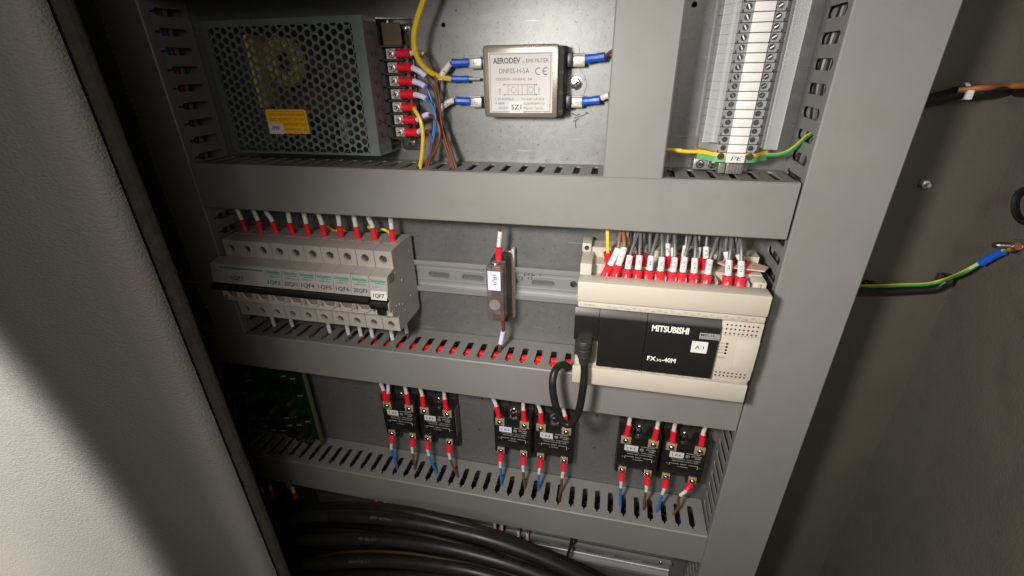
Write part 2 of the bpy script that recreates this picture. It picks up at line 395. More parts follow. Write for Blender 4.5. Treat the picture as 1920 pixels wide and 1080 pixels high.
# ------------------------------------------------------------------ slotted cable ducts
def slot(c, y0, y1, wd=3.4, neck=1.1, yn=4.5):
    # one slot outline in (along, y): round at the back (y0), necked at the front (y1)
    arc = [(c + wd * math.cos(t), y0 - wd + wd * math.sin(t)) for t in [math.pi * i / 6 for i in range(7)]]
    return arc + [(c - wd, y1 + yn + 3), (c - neck, y1 + yn), (c - neck, y1), (c + neck, y1), (c + neck, y1 + yn), (c + wd, y1 + yn + 3)]
def duct(label, horiz, a0, a1, c0, c1, phase=0, y0=-11, y1=-53, pitch=18.4, w=3.4, label_cover=None, cover=True, depth=60, slots=(True, True), col=DUCT):
    t = thing('cable_duct', label, 'cable duct', (a0, 0, c0) if horiz else (c0, 0, a0), 'slotted grey cable ducts')
    b = B(); th = 1.6
    for k, cc in enumerate((c0, c1)):
        s0, s1 = (cc, cc + th) if cc == c0 else (cc - th, cc)
        n0 = math.ceil((a0 + 5 - phase) / pitch); n1 = math.floor((a1 - 5 - phase) / pitch)
        edges = [a0] + [phase + (i + .5) * pitch for i in range(n0, n1)] + [a1]
        if not slots[k]: edges = [a0, a1]
        for j, (e0, e1) in enumerate(zip(edges, edges[1:])):
            hl = [slot(phase + (n0 + j) * pitch + random.uniform(-.15, .15), y0, y1, w)] if slots[k] and n0 + j <= n1 and n1 >= n0 else []
            out = [(e0, -1), (e0, -depth + 1.5), (e1, -depth + 1.5), (e1, -1)]
            if horiz: b.plate(out, hl, s1, s0, 'z')
            else: b.plate([(y, a) for a, y in out], [[(y, a) for a, y in h] for h in hl], s0, s1, 'x_') if False else plate_x(b, out, hl, s0, s1)
    if horiz: b.box(a0, a1, -1.2, -.2, c0 + th, c1 - th)
    else: b.box(c0 + th, c1 - th, -1.2, -.2, a0, a1)
    obj('channel', b, col, t)
    if cover:
        b = B(); q = [(-depth + 7, -1.2), (-depth - .8, -1.2), (-depth - 1.8, -.2)]
        w_ = c1 - c0
        prof = [(-depth + 7, -1.3), (-depth - .6, -1.3), (-depth - 1.8, -.1), (-depth - 1.8, w_ + .1), (-depth - .6, w_ + 1.3), (-depth + 7, w_ + 1.3), (-depth + 7, w_ + .2), (-depth - .2, w_ + .2), (-depth - .2, -.2), (-depth + 7, -.2)]
        if horiz: b.prism([(y, c0 + z) for y, z in prof], a0, a1, 'x')
        else: b.prism([(c0 + z, y) for y, z in prof], a0, a1, 'z')
        obj('cover', b, col, t)
    return t
def plate_x(b, out, hl, s0, s1):
    # plate in the (along=z, y) plane at x between s0 and s1
    loops = [out] + hl; flat = [p for l in loops for p in l]
    v0 = [b.bm.verts.new((s0, y, a)) for a, y in flat]; v1 = [b.bm.verts.new((s1, y, a)) for a, y in flat]
    for t in geometry.tessellate_polygon([[Vector((p[0], p[1], 0)) for p in l] for l in loops]):
        for vv in (v0, v1):
            try: b.bm.faces.new([vv[i] for i in t])
            except ValueError: pass
    k = 0
    for l in loops:
        n = len(l)
        for i in range(n): b.bm.faces.new((v0[k + i], v0[k + (i + 1) % n], v1[k + (i + 1) % n], v1[k + i]))
        k += n
duct('wide grey horizontal duct under the power supply and filter', True, -479, 159, -149, -99, phase=-38.2)
duct('long grey horizontal duct with red wires inside, below the breakers', True, -690, 160, -383, -330.5, phase=-56, y0=-17, y1=-54, w=3.9)
duct('lowest grey horizontal duct with empty slots under the relays', True, -690, 161, -624, -571, phase=14.5, y0=-15, y1=-54, w=3.9)
duct('tall grey vertical duct at the right beside the dark side wall', False, -1300, 150, 163, 230, phase=4.5 + 9.5, pitch=19.2, y0=-8, y1=-54, w=4.6)
duct('short grey vertical duct between the filter and the terminal blocks', False, -97.6, 150, -9.5, 42, phase=5)
duct('tall shadowed vertical duct left of the power supply', False, -328, 150, -527, -480.5, phase=35, y0=-8, y1=-50, pitch=18.4, w=3.8)
duct('short shadowed vertical duct left of the green circuit board', False, -569, -384.8, -652, -604, phase=-470, y0=-8, y1=-52)

# top duct, just above the frame, shades the top of the panel
duct('dark horizontal duct above the power supply at the top edge', True, -479, -11, 66, 118, phase=-30)

# ------------------------------------------------------------------ left side: cabinet frame, foam seal, open door
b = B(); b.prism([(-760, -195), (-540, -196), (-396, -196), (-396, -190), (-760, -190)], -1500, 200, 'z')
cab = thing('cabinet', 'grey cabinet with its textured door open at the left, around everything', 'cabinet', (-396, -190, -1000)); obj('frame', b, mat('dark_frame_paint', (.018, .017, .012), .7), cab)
b = B()
q = [Vector((-399 + random.uniform(-.3, .3), -194, z)) for z in range(-1500, 201, 12)]
b.tube(q, 6.5, 10); 
obj('foam_seal', b, GASK, cab)
prof = [(-1500, -216)]
for i in range(0, 30): prof.append((-1200 + i * 27, -216 - 3 * 0))
prof += [(-452, -216), (-446, -217.5), (-440, -218.5), (-424, -218.5), (-413, -216), (-408, -212), (-406, -206), (-406, -199), (-1500, -199)]
b = B(); b.prism([(-1500, -216), (-456, -216), (-447, -217.2), (-438, -218.6), (-424, -218.6), (-415, -216.6), (-409, -212), (-406.5, -206), (-406.5, -199), (-1500, -199)], -1500, 200, 'z')
obj('door', b, DOORM, cab)

# ------------------------------------------------------------------ DIN rails
def rail(label, horiz, a0, a1, cc, slotc, y=-.3):
    prof = [(-1.2, -15.5), (-1.2, -16.7), (-8.2, -16.7), (-8.2, -21.7), (-9.4, -21.7), (-9.4, -15.5)]
    t = thing('mounting_rail', label, 'mounting rail', (a0, 0, cc) if horiz else (cc, 0, a0), 'slotted metal mounting rails')
    b = B()
    def obr(c): return [(c + 10.5 + 3.8 * math.cos(t), 3.8 * math.sin(t)) for t in [-math.pi / 2 + math.pi * i / 6 for i in range(7)]] + [(c - 10.5 + 3.8 * math.cos(t), 3.8 * math.sin(t)) for t in [math.pi / 2 + math.pi * i / 6 for i in range(7)]]
    outer = [(a0, -15.6), (a1, -15.6), (a1, 15.6), (a0, 15.6)]
    hl = [obr(s) for s in slotc]
    if horiz:
        b.plate([(x, cc + z) for x, z in outer], [[(x, cc + z) for x, z in h] for h in hl], -2.2, -1)
        for sg in (1, -1): b.prism([(y, cc + sg * z) for y, z in prof], a0, a1, 'x'); b.prism([(yy, cc + sg * zz) for yy, zz in ((-2.2, -6.5), (-3.4, -7.5), (-2.2, -8.5))], a0, a1, 'x')
    else:
        b.plate([(cc + z, x) for x, z in outer], [[(cc + z, x) for x, z in h] for h in hl], -2.2, -1)
        for sg in (1, -1): b.prism([(cc + sg * z, y) for y, z in prof], a0, a1, 'z')
    obj('rail', b, ALU, t)
    return t
mr_ = rail('pale metal rail behind the breakers and the fuse holder', True, -478, 20, -243.5, [-75 - 45 * k for k in range(9)])
b = B(); screw(b, (-38, -2.4, -241), 4.2, h=3); obj('screw', b, [STEEL, DARK], mr_)
b = B()
for st in (((985, 512), (980, 520), (978, 526)), ((983, 517), (992, 514)), ((992, 511), (991, 524)), ((994, 518), (1003, 516)), ((998, 512), (997, 524)), ((1013, 514), (1013, 518))):
    q = [P(x, y, -2.6) for x, y in st]
    for a, c in zip(q, q[1:]):
        n = (c - a).normalized().cross(Vector((0, 1, 0))) * .4; b.face([a + n, c + n, c - n, a - n])
obj('ink_scribble', b, INK, mr_)
lr = rail('long metal rail at the bottom under the lowest duct', True, -300, 139, -735, [110 - 45 * k for k in range(9)])
b = B(); screw(b, (122, -9.4, -716), 3, h=2); obj('screw', b, [STEEL, DARK], lr)
rail('vertical metal rail behind the grey terminal blocks', False, -103, 148, 105, [30])

# ------------------------------------------------------------------ power supply with a perforated cover
psu = thing('power_supply', 'metal box power supply with perforated cover and yellow sticker', 'power supply', (-332, 0, -86))
X0, X1, Z0, Z1, YF = -422, -242.5, -86, 42, -52
b = B(); pitch = 8.35; cs = pitch * .866; r = 3.2; nx = int((X1 - X0 - 16) / cs); nz = int((Z1 - Z0 - 8) / pitch)
xs = X0 + 9 + (X1 - X0 - 16 - (nx - 1) * cs) / 2 - 3; zs = Z0 + 6
b.mi = 0
for i in range(nx):
    for j in range(nz + 1):
        cx, cz = xs + i * cs, zs + j * pitch + (0 if i % 2 else pitch / 2)
        if cz > Z1 - 5: continue
        H = [(cx + pitch / math.sqrt(3) * math.cos(math.pi * k / 3), cz + pitch / math.sqrt(3) * math.sin(math.pi * k / 3)) for k in range(6)]
        hv = [b.bm.verts.new((x, YF, z)) for x, z in H]
        cv = [b.bm.verts.new((cx + r * math.cos(math.pi * k / 6), YF, cz + r * math.sin(math.pi * k / 6))) for k in range(12)]
        cw = [b.bm.verts.new((cx + r * math.cos(math.pi * k / 6), YF + 1.4, cz + r * math.sin(math.pi * k / 6))) for k in range(12)]
        for k in range(6):
            b.bm.faces.new((hv[k], hv[(k + 1) % 6], cv[(2 * k + 2) % 12], cv[2 * k + 1])); b.bm.faces.new((hv[k], cv[2 * k + 1], cv[2 * k]))
        for k in range(12): b.bm.faces.new((cv[k], cv[(k + 1) % 12], cw[(k + 1) % 12], cw[k]))
bmesh.ops.remove_doubles(b.bm, verts=b.bm.verts, dist=.01)
xa, xb, za, zb = xs - cs * .62, xs + (nx - 1) * cs + cs * .62, zs - pitch * .45, zs + nz * pitch - pitch * .05
b.plate([(X0, Z0), (X1, Z0), (X1, Z1), (X0, Z1)], [[(xa, za), (xb, za), (xb, zb), (xa, zb)]], YF + .25, YF + 1.2)
b.box(X0, X0 + 1.2, YF + .3, -2, Z0, Z1); b.box(X0, X1, YF + 1.25, -2, Z1 - 1.2, Z1); b.box(X0, X1, YF + 1.25, -2, Z0, Z0 + 1.2)
b.box(X1 - 1.2, X1, YF + 1.25, -24, Z0 + 1.2, Z1 - 1.2)
obj('perforated_cover', b, PSUM, psu)
b = B(); b.face([(X1 + .25, YF + 3, Z0 + 12), (X1 + .25, -25, Z0 + 12), (X1 + .25, -25, Z1 - 4), (X1 + .25, YF + 3, Z1 - 4)])
ls = obj('terminal_legend', b, PURP, psu)
b = B()
for k, s_ in enumerate(['V+', 'V+', 'V-', 'V-', 'FG', 'N', 'L']): b.textx(s_, -45, -31, 7 - 12.6 * k, 5.5, X1 + .4)
b.textx('V ADJ', -46, -30, 26, 4, X1 + .4)
obj('lettering', b, INK, ls)
b = B(); b.prism([(-400, -1), (-213, -1), (-213, -3), (-240, -3), (-240, -5), (-400, -5)], Z0 + 1.5, Z1 - 1.5, 'z')
b.prism([(-242.5, -24), (-213, -3), (-213, -1), (-242.5, -1)], Z1 - 1.2, Z1, 'z')
b.box(-236, -216, -8, -5, -86, -72)
obj('chassis', b, STEEL, psu)
b = B(); b.box(-400, -246, -14, -12, Z0 + 6, Z1 - 6); b.box(-242, -222, -14, -12.5, 18, 38); 
obj('inner_board', b, TAN, psu)
b = B()
seg = 28
for i in range(seg):
    pass
ring_pts = [Vector((-352 + 17 * math.cos(2 * math.pi * i / 24), -26, 4 + 17 * math.sin(2 * math.pi * i / 24))) for i in range(25)]
b.tube(ring_pts, 8, 10)
b.box(-385, -378, -40, -14, -40, 30, 1)
obj('coil', b, YCOIL, psu)
b = B(); b.ring((-262, -14, -20), (0, -1, 0), [(0, 9), (26, 9), (28, 8)], 16); b.ring((-285, -14, -40), (0, -1, 0), [(0, 8), (24, 8), (26, 7)], 16); b.ring((-306, -14, 20), (0, -1, 0), [(0, 9), (22, 9), (24, 8)], 16)
b.ring((-272, -14, 14), (0, -1, 0), [(0, 6), (24, 6), (26, 5)], 16); b.box(-330, -300, -40, -14, -70, -50, 1)
obj('capacitor', b, BLKM, psu)
for q in ((-292, -284, -48), (-258, -252, -40)): b = B(); b.box(q[0], q[1], -42, -14, -76, q[2], 1); obj('heat_sink', b, ALU, psu)
b = B(); b.box(-318, -300, -30, -14, -20, -2, 2); obj('transformer', b, mat('varnish', (.12, .04, .02), .4), psu)
# terminal block
b = B(); b.box(-242, -214, -19, -5, -72.5, 17.5, .6)
for k in range(8): b.box(-242, -217, -27, -19.2, 15.8 - 12.6 * k, 17.4 - 12.6 * k)
b.box(-242, -238.5, -27, -19.2, -72, 15.5)
obj('terminal_block', b, BLKM, psu)
for k in range(7):
    b = B(); b.box(-237, -222, -20.4, -19.2, 10 - 12.6 * k - 4.6, 10 - 12.6 * k + 4.6); screw(b, (-231, -20.4, 10 - 12.6 * k), 4, h=3.4); obj('terminal_screw', b, [TIN, DARK], psu)
b = B(); screw(b, (-226, -8.2, -79), 3.6, h=2.5); obj('mounting_screw', b, [STEEL, DARK], psu)
b = B(); screw(b, (-221, -5.2, 33), 3.0, h=2.5); obj('mounting_screw', b, [STEEL, DARK], psu)
# sticker
p0, p1, p2, p3 = P(496, 205, YF - .5), P(571, 203, YF - .5), P(581, 251, YF - .5), P(503, 252, YF - .5)
sx0, sx1, sz0, sz1 = p0.x, p1.x + .5, p2.z, p0.z
def rrect(x0, x1, z0, z1, r=2, n=4):
    o = []
    for cx, cz, a in ((x1 - r, z1 - r, 0), (x0 + r, z1 - r, 90), (x0 + r, z0 + r, 180), (x1 - r, z0 + r, 270)):
        for i in range(n + 1): t = R(a + 90 * i / n); o.append((cx + r * math.cos(t), cz + r * math.sin(t)))
    return o
b = B(); b.plate(rrect(sx0, sx1, sz0, sz1, 2.5), [], YF - .5, YF - .1); st = obj('warning_sticker', b, YLAB, psu)
b = B(); lx0, lx1 = sx0 + 2.5, sx1 - 2.5
for k, s_ in enumerate(['ATTENTION VOLTAGE RANGE', 'SELECT BY SWITCH 115V 230V', 'CONFIRM SWITCH SETTING']): b.text(s_, lx0 + .8, lx1 - 1, sz1 - 6.3 - 5 * k, 2.6, YF - .56, .012)
b.text('BEFORE POWER ON', sx0 + 19, lx1 - 1, sz1 - 21.3, 2.6, YF - .56, .012)
for (a, c) in (((lx0, sz1 - 2), (lx1, sz1 - 2)), ((lx1, sz1 - 2), (lx1, sz1 - 23)), ((lx1, sz1 - 23), (sx0 + 30, sz1 - 23)), ((sx0 + 19, sz1 - 24), (sx0 + 25, sz1 - 28)), ((sx0 + 25, sz1 - 28), (sx0 + 34, sz1 - 25.5)), ((sx0 + 34, sz1 - 25.5), (sx0 + 30, sz1 - 25))):
    a = Vector((a[0], YF - .56, a[1])); c = Vector((c[0], YF - .56, c[1])); n = (c - a).normalized().cross(Vector((0, 1, 0))) * .25; b.face([a + n, c + n, c - n, a - n])
obj('lettering', b, BRINK, st)
b = B(); b.plate(rrect(sx0 + .3, sx0 + 18, sz0 - .5, sz0 + 10.5, 1.2), [], YF - .95, YF - .58); s2 = obj('number_tag', b, PAPER, psu)
b = B(); b.text('1PW', sx0 + 4.5, sx0 + 14, sz0 + 3.6, 4, YF - 1.0, .02); obj('lettering', b, INK, s2)

# power supply wires
def PP(lst): return [P(*q) for q in lst]
def pz(k): return 10 - 12.6 * k
G = 'wires on the power supply terminals'
base = lambda k: [(-224, -23.5, pz(k)), (-216, -24, pz(k)), (-210, -25, pz(k))]
wire(base(0) + PP([(790, 100, -26), (804, 118, -25), (817, 150, -24), (824, 190, -28), (829, 240, -30), (842, 285, -32), (850, 314, -34), (852, 330, -34)]), 'brown', 'brown wire with grey marker on the topmost power supply terminal', sleeve=(0, 15.5), marker=(16, 30), sr=4.3, mr=2.6, text='L+', group=G)
wire(base(1) + PP([(790, 136, -26), (805, 152, -22), (818, 180, -22), (826, 225, -24), (836, 270, -30), (845, 312, -34), (846, 328, -34)]), 'brown', 'brown wire with lilac marker on the second power supply terminal', sleeve=(0, 15.5), marker=(16, 31), sr=4.3, mr=2.8, mmat=LILAC, group=G)
wire(base(2) + PP([(792, 159, -28), (803, 171, -30), (812, 200, -30), (814, 235, -30), (806, 280, -32), (800, 318, -34)]), 'blue', 'blue wire with lilac marker on the third power supply terminal', sleeve=(0, 15.5), marker=(16, 31), sr=4.3, mr=2.8, mmat=LILAC, group=G)
wire(base(3) + PP([(794, 182, -30), (808, 194, -33), (817, 220, -34), (814, 255, -34), (804, 290, -34), (798, 320, -34)]), 'blue', 'blue wire with lilac marker on the fourth power supply terminal', sleeve=(0, 15.5), marker=(16, 32), sr=4.3, mr=2.8, mmat=LILAC, text='I', group=G)
wire(base(4) + PP([(777, 205, -34), (788, 225, -38), (793, 255, -38), (791, 290, -36), (788, 310, -34), (787, 325, -34)]), 'yellow', 'yellow earth wire bending down from the fifth power supply terminal', sleeve=(0, 14.5), sr=4.3, r=2.1, stripe=None, group=G)
wire(base(5) + PP([(789, 221, -28), (803, 215, -30), (818, 226, -34), (825, 248, -36), (820, 275, -36), (806, 300, -34), (802, 322, -34)]), 'brown', 'brown looping wire on the sixth power supply terminal', sleeve=(0, 14.5), marker=(16, 34), sr=4.3, mr=2.6, mmat=LILAC, r=1.7, group=G)
wire(base(6) + PP([(792, 243, -30), (802, 247, -32), (809, 262, -34), (808, 285, -34), (801, 303, -34), (797, 322, -34)]), 'brown', 'short brown wire on the lowest power supply terminal', sleeve=(0, 14.5), marker=(16, 30), sr=4.3, mr=2.6, mmat=LILAC, r=1.7, text='N', group=G)

# ------------------------------------------------------------------ filter
flt = thing('line_filter', 'shiny boxed mains filter with a printed white label', 'filter', (-97, 0, -50))
FX0, FX1, FZ0, FZ1, FY = -134, -59.5, -49.5, 15.2, -29
b = B()
b.box(FX0, FX1, FY, -1.4, FZ0, FZ1, 3.4)
obj('case', b, CHROME, flt)
b = B(); b.prism([(-59.6, -27.0), (-55.5, -25.5), (-54, -22), (-54, -1.5), (-59.6, -1.5)], FZ0 + 2, FZ1 - 2, 'z')
obj('end_cap', b, BLKM, flt)
b = B()
for z in (8, -9, -27, -44): b.box(-58.9, -54.6, -26.8, -20, z - 2.2, z + 2.2, .5)
obj('cap_notch', b, DARK, flt)
ear = [(-60, -43), (-49, -43), (-42, -34), (-37, -28), (-34.5, -20), (-37, -12), (-42, -6), (-44, 14), (-47, 17.5), (-60, 17.5)]
b = B(); b.plate([(x, z - 1) for x, z in ear], [], -1.3, -.2); obj('mounting_ear', b, GALV, flt); b = B(); b.plate([(FX0 + 2, -30), (FX0 - 6, -24), (FX0 - 7, -14), (FX0 + 2, -8)], [], -1.3, -.2)
obj('mounting_ear', b, GALV, flt)
b = B(); b.ring((-45, -1.3, -19.5), (0, -1, 0), [(0, 6.3), (.6, 6.3), (.7, 5.9)], 18); screw(b, (-45, -2, -19.5), 4.6, h=2.6); obj('mounting_screw', b, [STEEL, DARK], flt)
for z in (1.5, -36):
    b = B(); b.box(-55.4, -48, -16, -6, z - 6.5, z + 6.5, .8); obj('terminal_housing', b, BLK, flt)
YL = FY - .25
b = B(); b.plate([(-127.5, 8.8), (-65, 8.8), (-65, -44.6), (-127.5, -44.6)], [], YL, FY - .02); lb = obj('label', b, PAPER, flt)
b = B(); yt = YL - .08
def line(b, x0, z0, x1, z1, y, w=.22):
    a = Vector((x0, y, z0)); c = Vector((x1, y, z1)); n = (c - a).normalized().cross(Vector((0, 1, 0))) * w; b.face([a + n, c + n, c - n, a - n])
for q in ((-126, 7.5, -67, 7.5), (-126, -43.5, -67, -43.5), (-126, 7.5, -126, -43.5), (-67, 7.5, -67, -43.5)): line(b, *q, yt)
b.text('AERODEV', -123, -96, -.6, 4.7, yt, .035); b.text('®', -94.5, -92, -.9, 2, yt)
b.text('DNF05-H-5A', -117, -87.5, -9.3, 4.3, yt, 0); b.text('EMI FILTER', -90.5, -69, -.3, 3.4, yt, 0)
for cx in (-78.5, -71.5):
    pts = [(cx + 2.9 * math.cos(t), -7.7 + 2.9 * math.sin(t)) for t in [R(60 + 240 * i / 10) for i in range(11)]]
    for a, c in zip(pts, pts[1:]): line(b, a[0], a[1], c[0], c[1], yt, .38)
line(b, -74.2, -7.7, -71.3, -7.7, yt, .35)
b.text('120/250V~50/60Hz  5A', -120.5, -84.5, -15.5, 2.3, yt)
for x0, x1 in ((-112, -81),):
    line(b, x0, -19.2, x1, -19.2, yt, .2); line(b, x0, -28.2, x1, -28.2, yt, .2)
for x in (-108.5, -98.5, -94.5, -89.5, -82.5): line(b, x, -19.2, x, -28.2, yt, .18)
for cx in (-103, -86):
    pts = [(cx + 2.6 * math.cos(t), -23.7 + 2.6 * math.sin(t)) for t in [R(30 * i) for i in range(13)]]
    for a, c in zip(pts, pts[1:]): line(b, a[0], a[1], c[0], c[1], yt, .18)
for x in (-112.5, -80.5):
    for z in (-19.2, -28.2): b.face([(x - .6, yt, z - .6), (x + .6, yt, z - .6), (x + .6, yt, z + .6), (x - .6, yt, z + .6)])
b.text('LINE', -116, None, -28, 1.9, yt, 0, 0, 90); b.text('LOAD', -77, None, -28.5, 1.9, yt, 0, 0, 90)
b.text('L:(0.8mH)x2', -121.5, -103, -33, 2.1, yt); b.text('Cx:2x0.1uF(X2)', -95, -73, -33, 2.1, yt)
b.text('R:680K', -121.5, -112, -37.2, 2.1, yt); b.text('Cy:2x4700PF(Y2)', -93, -72.5, -37.2, 2.1, yt)
b.text('AERODEV', -119, -109, -41.3, 2.1, yt); b.text('Magnetic Tech.Inc.', -93, -73, -41.3, 2.1, yt)
obj('lettering', b, GREYINK, lb)
b = B(); b.plate([(-107.5, -34.6), (-93.2, -34.6), (-93.2, -44.8), (-107.5, -44.8)], [], YL - .5, YL - .12); s2 = obj('number_tag', b, WHITE, flt)
b = B(); b.text('5Z1', -105.5, -95.3, -41.6, 4.4, YL - .58, .012); obj('lettering', b, INK, s2)

def faston(px0, px1, py, y=-11, h=4.4):
    a, c = P(px0, py, y), P(px1, py, y); b = B(); b.box(a.x, c.x, y - 1.2, y + 1.2, a.z - h * .8, a.z + h * .8, .5)
    for s_ in (-1, 1): b.ring((a.x, y - 1.6, a.z + s_ * h), (1, 0, 0), [(0, 1.5), (abs(c.x - a.x) if c.x > a.x else -abs(c.x - a.x), 1.5)], 8)
    b.box((a.x + c.x) / 2 - 2.2, (a.x + c.x) / 2 + 2.2, y - 1.9, y - 1.2, a.z - 1.4, a.z + 1.4, .4)
    return b
GF = 'blue sleeved wires on the filter'
def fw(label, fast, pts, col, s1, mk=None, tx=None, rr=1.7, sr=4.0, flip=False, mm=None):
    t = wire(PP(pts), col, label, r=rr, sleeve=(0, s1), marker=mk, text=tx, smat=BLUES, sr=sr, mr=3.0, group=GF, flip=flip, mmat=mm)
    if fast:
        b = faston(*fast); org = ORG[t.name]; obj('push_on_terminal', b, TIN, t)
    return t
fw('wire with blue sleeve on the upper left filter tab', (880, 903, 117), [(880, 117, -11), (860, 117, -12), (846, 119, -14), (838, 127, -16), (826, 146, -18), (822, 170, -18), (820, 205, -22), (829, 250, -28), (840, 290, -32), (848, 314, -34), (850, 330, -34)], 'brown', 17.5, (20, 38), '4')
fw('wire with blue sleeve on the lower left filter tab', (883, 903, 190), [(883, 190, -11), (863, 189, -12), (848, 189, -14), (838, 194, -15), (825, 206, -17), (826, 225, -20), (838, 258, -26), (848, 290, -31), (855, 313, -34), (857, 330, -34)], 'brown', 15.5, (18, 37), '521')
fw('wire with blue sleeve on the upper right filter tab', (1070, 1097, 113), [(1098, 111, -12), (1116, 109, -12), (1134, 106, -13), (1144, 98, -16), (1160, 90, -18)], 'brown', 18)
fw('wire with blue sleeve and white marker on the lower right filter tab', (1066, 1092, 190), [(1092, 190, -12), (1108, 189, -12), (1124, 187, -13), (1136, 180, -15), (1160, 176, -18)], 'brown', 17, (19.5, 27), None)
t = wire(PP([(900, 148, -9), (880, 148, -10), (862, 148, -11), (846, 148, -13), (822, 143, -20), (800, 130, -28), (783, 108, -36), (776, 75, -42), (781, 40, -44), (794, 0, -46), (805, -40, -46)]), 'yellow', 'thick yellow wire curving from above to the middle filter terminal', r=2.7, sleeve=(12, 30), smat=BLUES, sr=3.2, tip=(0, 13))

# ------------------------------------------------------------------ terminal blocks
tb = thing('terminal_block', 'grey terminal block directly above the green and yellow earth block', 'terminal block', (105, -9, -76), 'grey terminal blocks on the vertical rail')
TPZ = 7.27; z0 = -75.9
b = B(); b.prism([(76, -9.6), (76, -22), (82, -30), (84, -40), (88.5, -45.5), (121.5, -45.5), (126, -40), (128, -30), (134, -22), (134, -9.6)], z0 + .25, z0 + TPZ - .25, 'z')
obj('body', b, TERM, tb)
for sx in (93.6, 116.6):
    b = B(); b.ring((sx, -45.7, z0 + 4), (0, -1, 0), [(0, 2.9), (.25, 2.9), (.25, 2.4)], 14, cap=False); b.mi = 1; b.ring((sx, -45.6, z0 + 4), (0, -1, 0), [(0, 2.4), (.1, 2.4)], 14)
    b.mi = 2; a = random.uniform(0, 3); d = Vector((math.cos(a), 0, math.sin(a))) * 1.7; n = Vector((-math.sin(a), 0, math.cos(a))) * .45; k = Vector((sx, -45.95, z0 + 4)); b.face([k + d + n, k - d + n, k - d - n, k + d - n])
    obj('screw', b, [TERM, DARK, STEEL], tb)
b = B(); b.box(97.3, 112.7, -48.3, -45.4, z0 + .3, z0 + TPZ - .3, .3); obj('marker_tag', b, WHITE, tb)
b = B(); b.box(89.3, 121.3, -45.9, -45.6, z0 - .35, z0 + .35); b.box(89, 89.9, -45.95, -45.6, z0 - .3, z0 + 2.2); b.box(120.6, 121.6, -45.95, -45.6, z0 - .3, z0 + 2.2); obj('seam_ridge', b, DARK, tb)
for k in range(1, 19):
    copy_tree(tb, (0, 0, TPZ * k), 'grey terminal block, %s one counted up from the green and yellow earth block' % ORDN[k] if k < 18 else 'grey terminal block at the top, cut by the edge of the picture')
pe = thing('earth_terminal_block', 'green and yellow earth terminal block marked PE', 'terminal block', (105, -9, -84))
pr = [(75, -9.6), (75, -30), (82, -36), (86, -43), (90, -45.2), (120, -45.2), (124, -43), (128, -36), (136, -30), (136, -9.6)]
b = B(); b.prism(pr, -79.6, -76.3, 'z'); obj('yellow_half', b, mat('yellow_plastic', (.62, .40, .03), .45), pe)
b = B(); b.prism(pr, -84.6, -79.7, 'z'); obj('green_half', b, mat('green_plastic', (.10, .30, .12), .45), pe)
b = B()
for sx in (93, 117.5): b.ring((sx, -45.4, -79.5), (0, -1, 0), [(0, 3.1), (.3, 3.1)], 14)
obj('screw_hole', b, DARK, pe)
b = B(); b.box(97.3, 113, -48.3, -45, -84.4, -76.5, .3); mk = obj('marker_tag', b, WHITE, pe)
b = B(); b.text('PE', 101.2, 109.5, -82.4, 3.6, -48.5, 0, .3); obj('lettering', b, INK, mk)
eb = thing('end_bracket', 'dark grey end bracket with two screws below the earth block', 'end bracket', (95, -9, -92))
b = B(); b.box(73, 95, -28, -9.7, -95.5, -85, 1); b.box(95, 101, -34, -9.7, -97, -85, .6); b.box(101.5, 116, -36, -9.7, -97, -85, .6)
for k in range(5): b.box(103 + 2.6 * k, 104 + 2.6 * k, -37, -36, -96.5, -85.5)
obj('body', b, mat('dark_zinc', (.22, .22, .21), .4, .5), eb)
for sx in (78.7, 90): b = B(); screw(b, (sx, -28.1, -90), 3.8, h=2.6); obj('screw', b, [STEEL, DARK], eb)
cl = thing('clear_cover', 'clear plastic cover strip over the grey terminal blocks', 'cover strip', (78, -12, -64))
b = B(); b.box(73.5, 86, -54.5, -53.5, -66, 148); b.box(73.5, 74.6, -53.4, -12, -66, 148); b.box(82.0, 83.4, -53.4, -46, -66, 148); obj('left_channel', b, CLEAR, cl)
b = B(); b.box(126, 137, -50.5, -49.5, -72, 148); b.box(136, 137, -49.4, -12, -72, 148); b.box(126, 127.2, -49.4, -40, -72, 148); obj('right_channel', b, CLEAR, cl)
wire([(60, -34, -77), (44, -34, -76)] + [(30, -33, -77)], 'yellow', 'short yellow green wire between the middle duct and the earth block', r=1.7, stripe='yellow')
wire([(80, -26, -79), (62, -32, -78), (45, -33, -76), (36, -34, -76)], 'yellow', 'yellow wire entering the left side of the earth block', r=1.8)
wire([(130, -30, -79), (140, -33, -79.5), (150, -33, -77), (158, -31, -71), (166, -28, -63), (176, -26, -58)], 'green', 'striped green and yellow wire from earth block to right duct', r=1.7, stripe='yellow')

# dark terminal strip at the far left
dt = thing('terminal_block', 'small dark terminal block in the shadowed strip at the far left', 'terminal block', (-565, -2, 66), 'dark terminal blocks at the far left')
b = B(); b.prism([(-594, -2), (-594, -14), (-585, -34), (-575, -38), (-560, -38), (-548, -30), (-536, -14), (-536, -2)], 66, 72.4, 'z'); obj('body', b, mat('dark_terminal', (.30, .30, .22), .6, 0, .3, .1), dt)
b = B(); b.box(-546, -541, -31, -26, 67, 71.5); obj('clamp', b, DARK, dt)
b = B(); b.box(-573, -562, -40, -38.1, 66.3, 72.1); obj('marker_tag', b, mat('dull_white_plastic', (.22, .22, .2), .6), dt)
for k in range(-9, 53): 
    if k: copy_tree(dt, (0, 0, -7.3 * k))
tag(obj('cover_strip', B().box(-581, -552, -46, -44.8, -322, 140), glassy('dusty_clear_plastic', (.25, .26, .22), .55, .3), loc=(-566, -45, -322)), 'dusty clear cover strip over the dark terminal blocks at far left', 'cover strip')
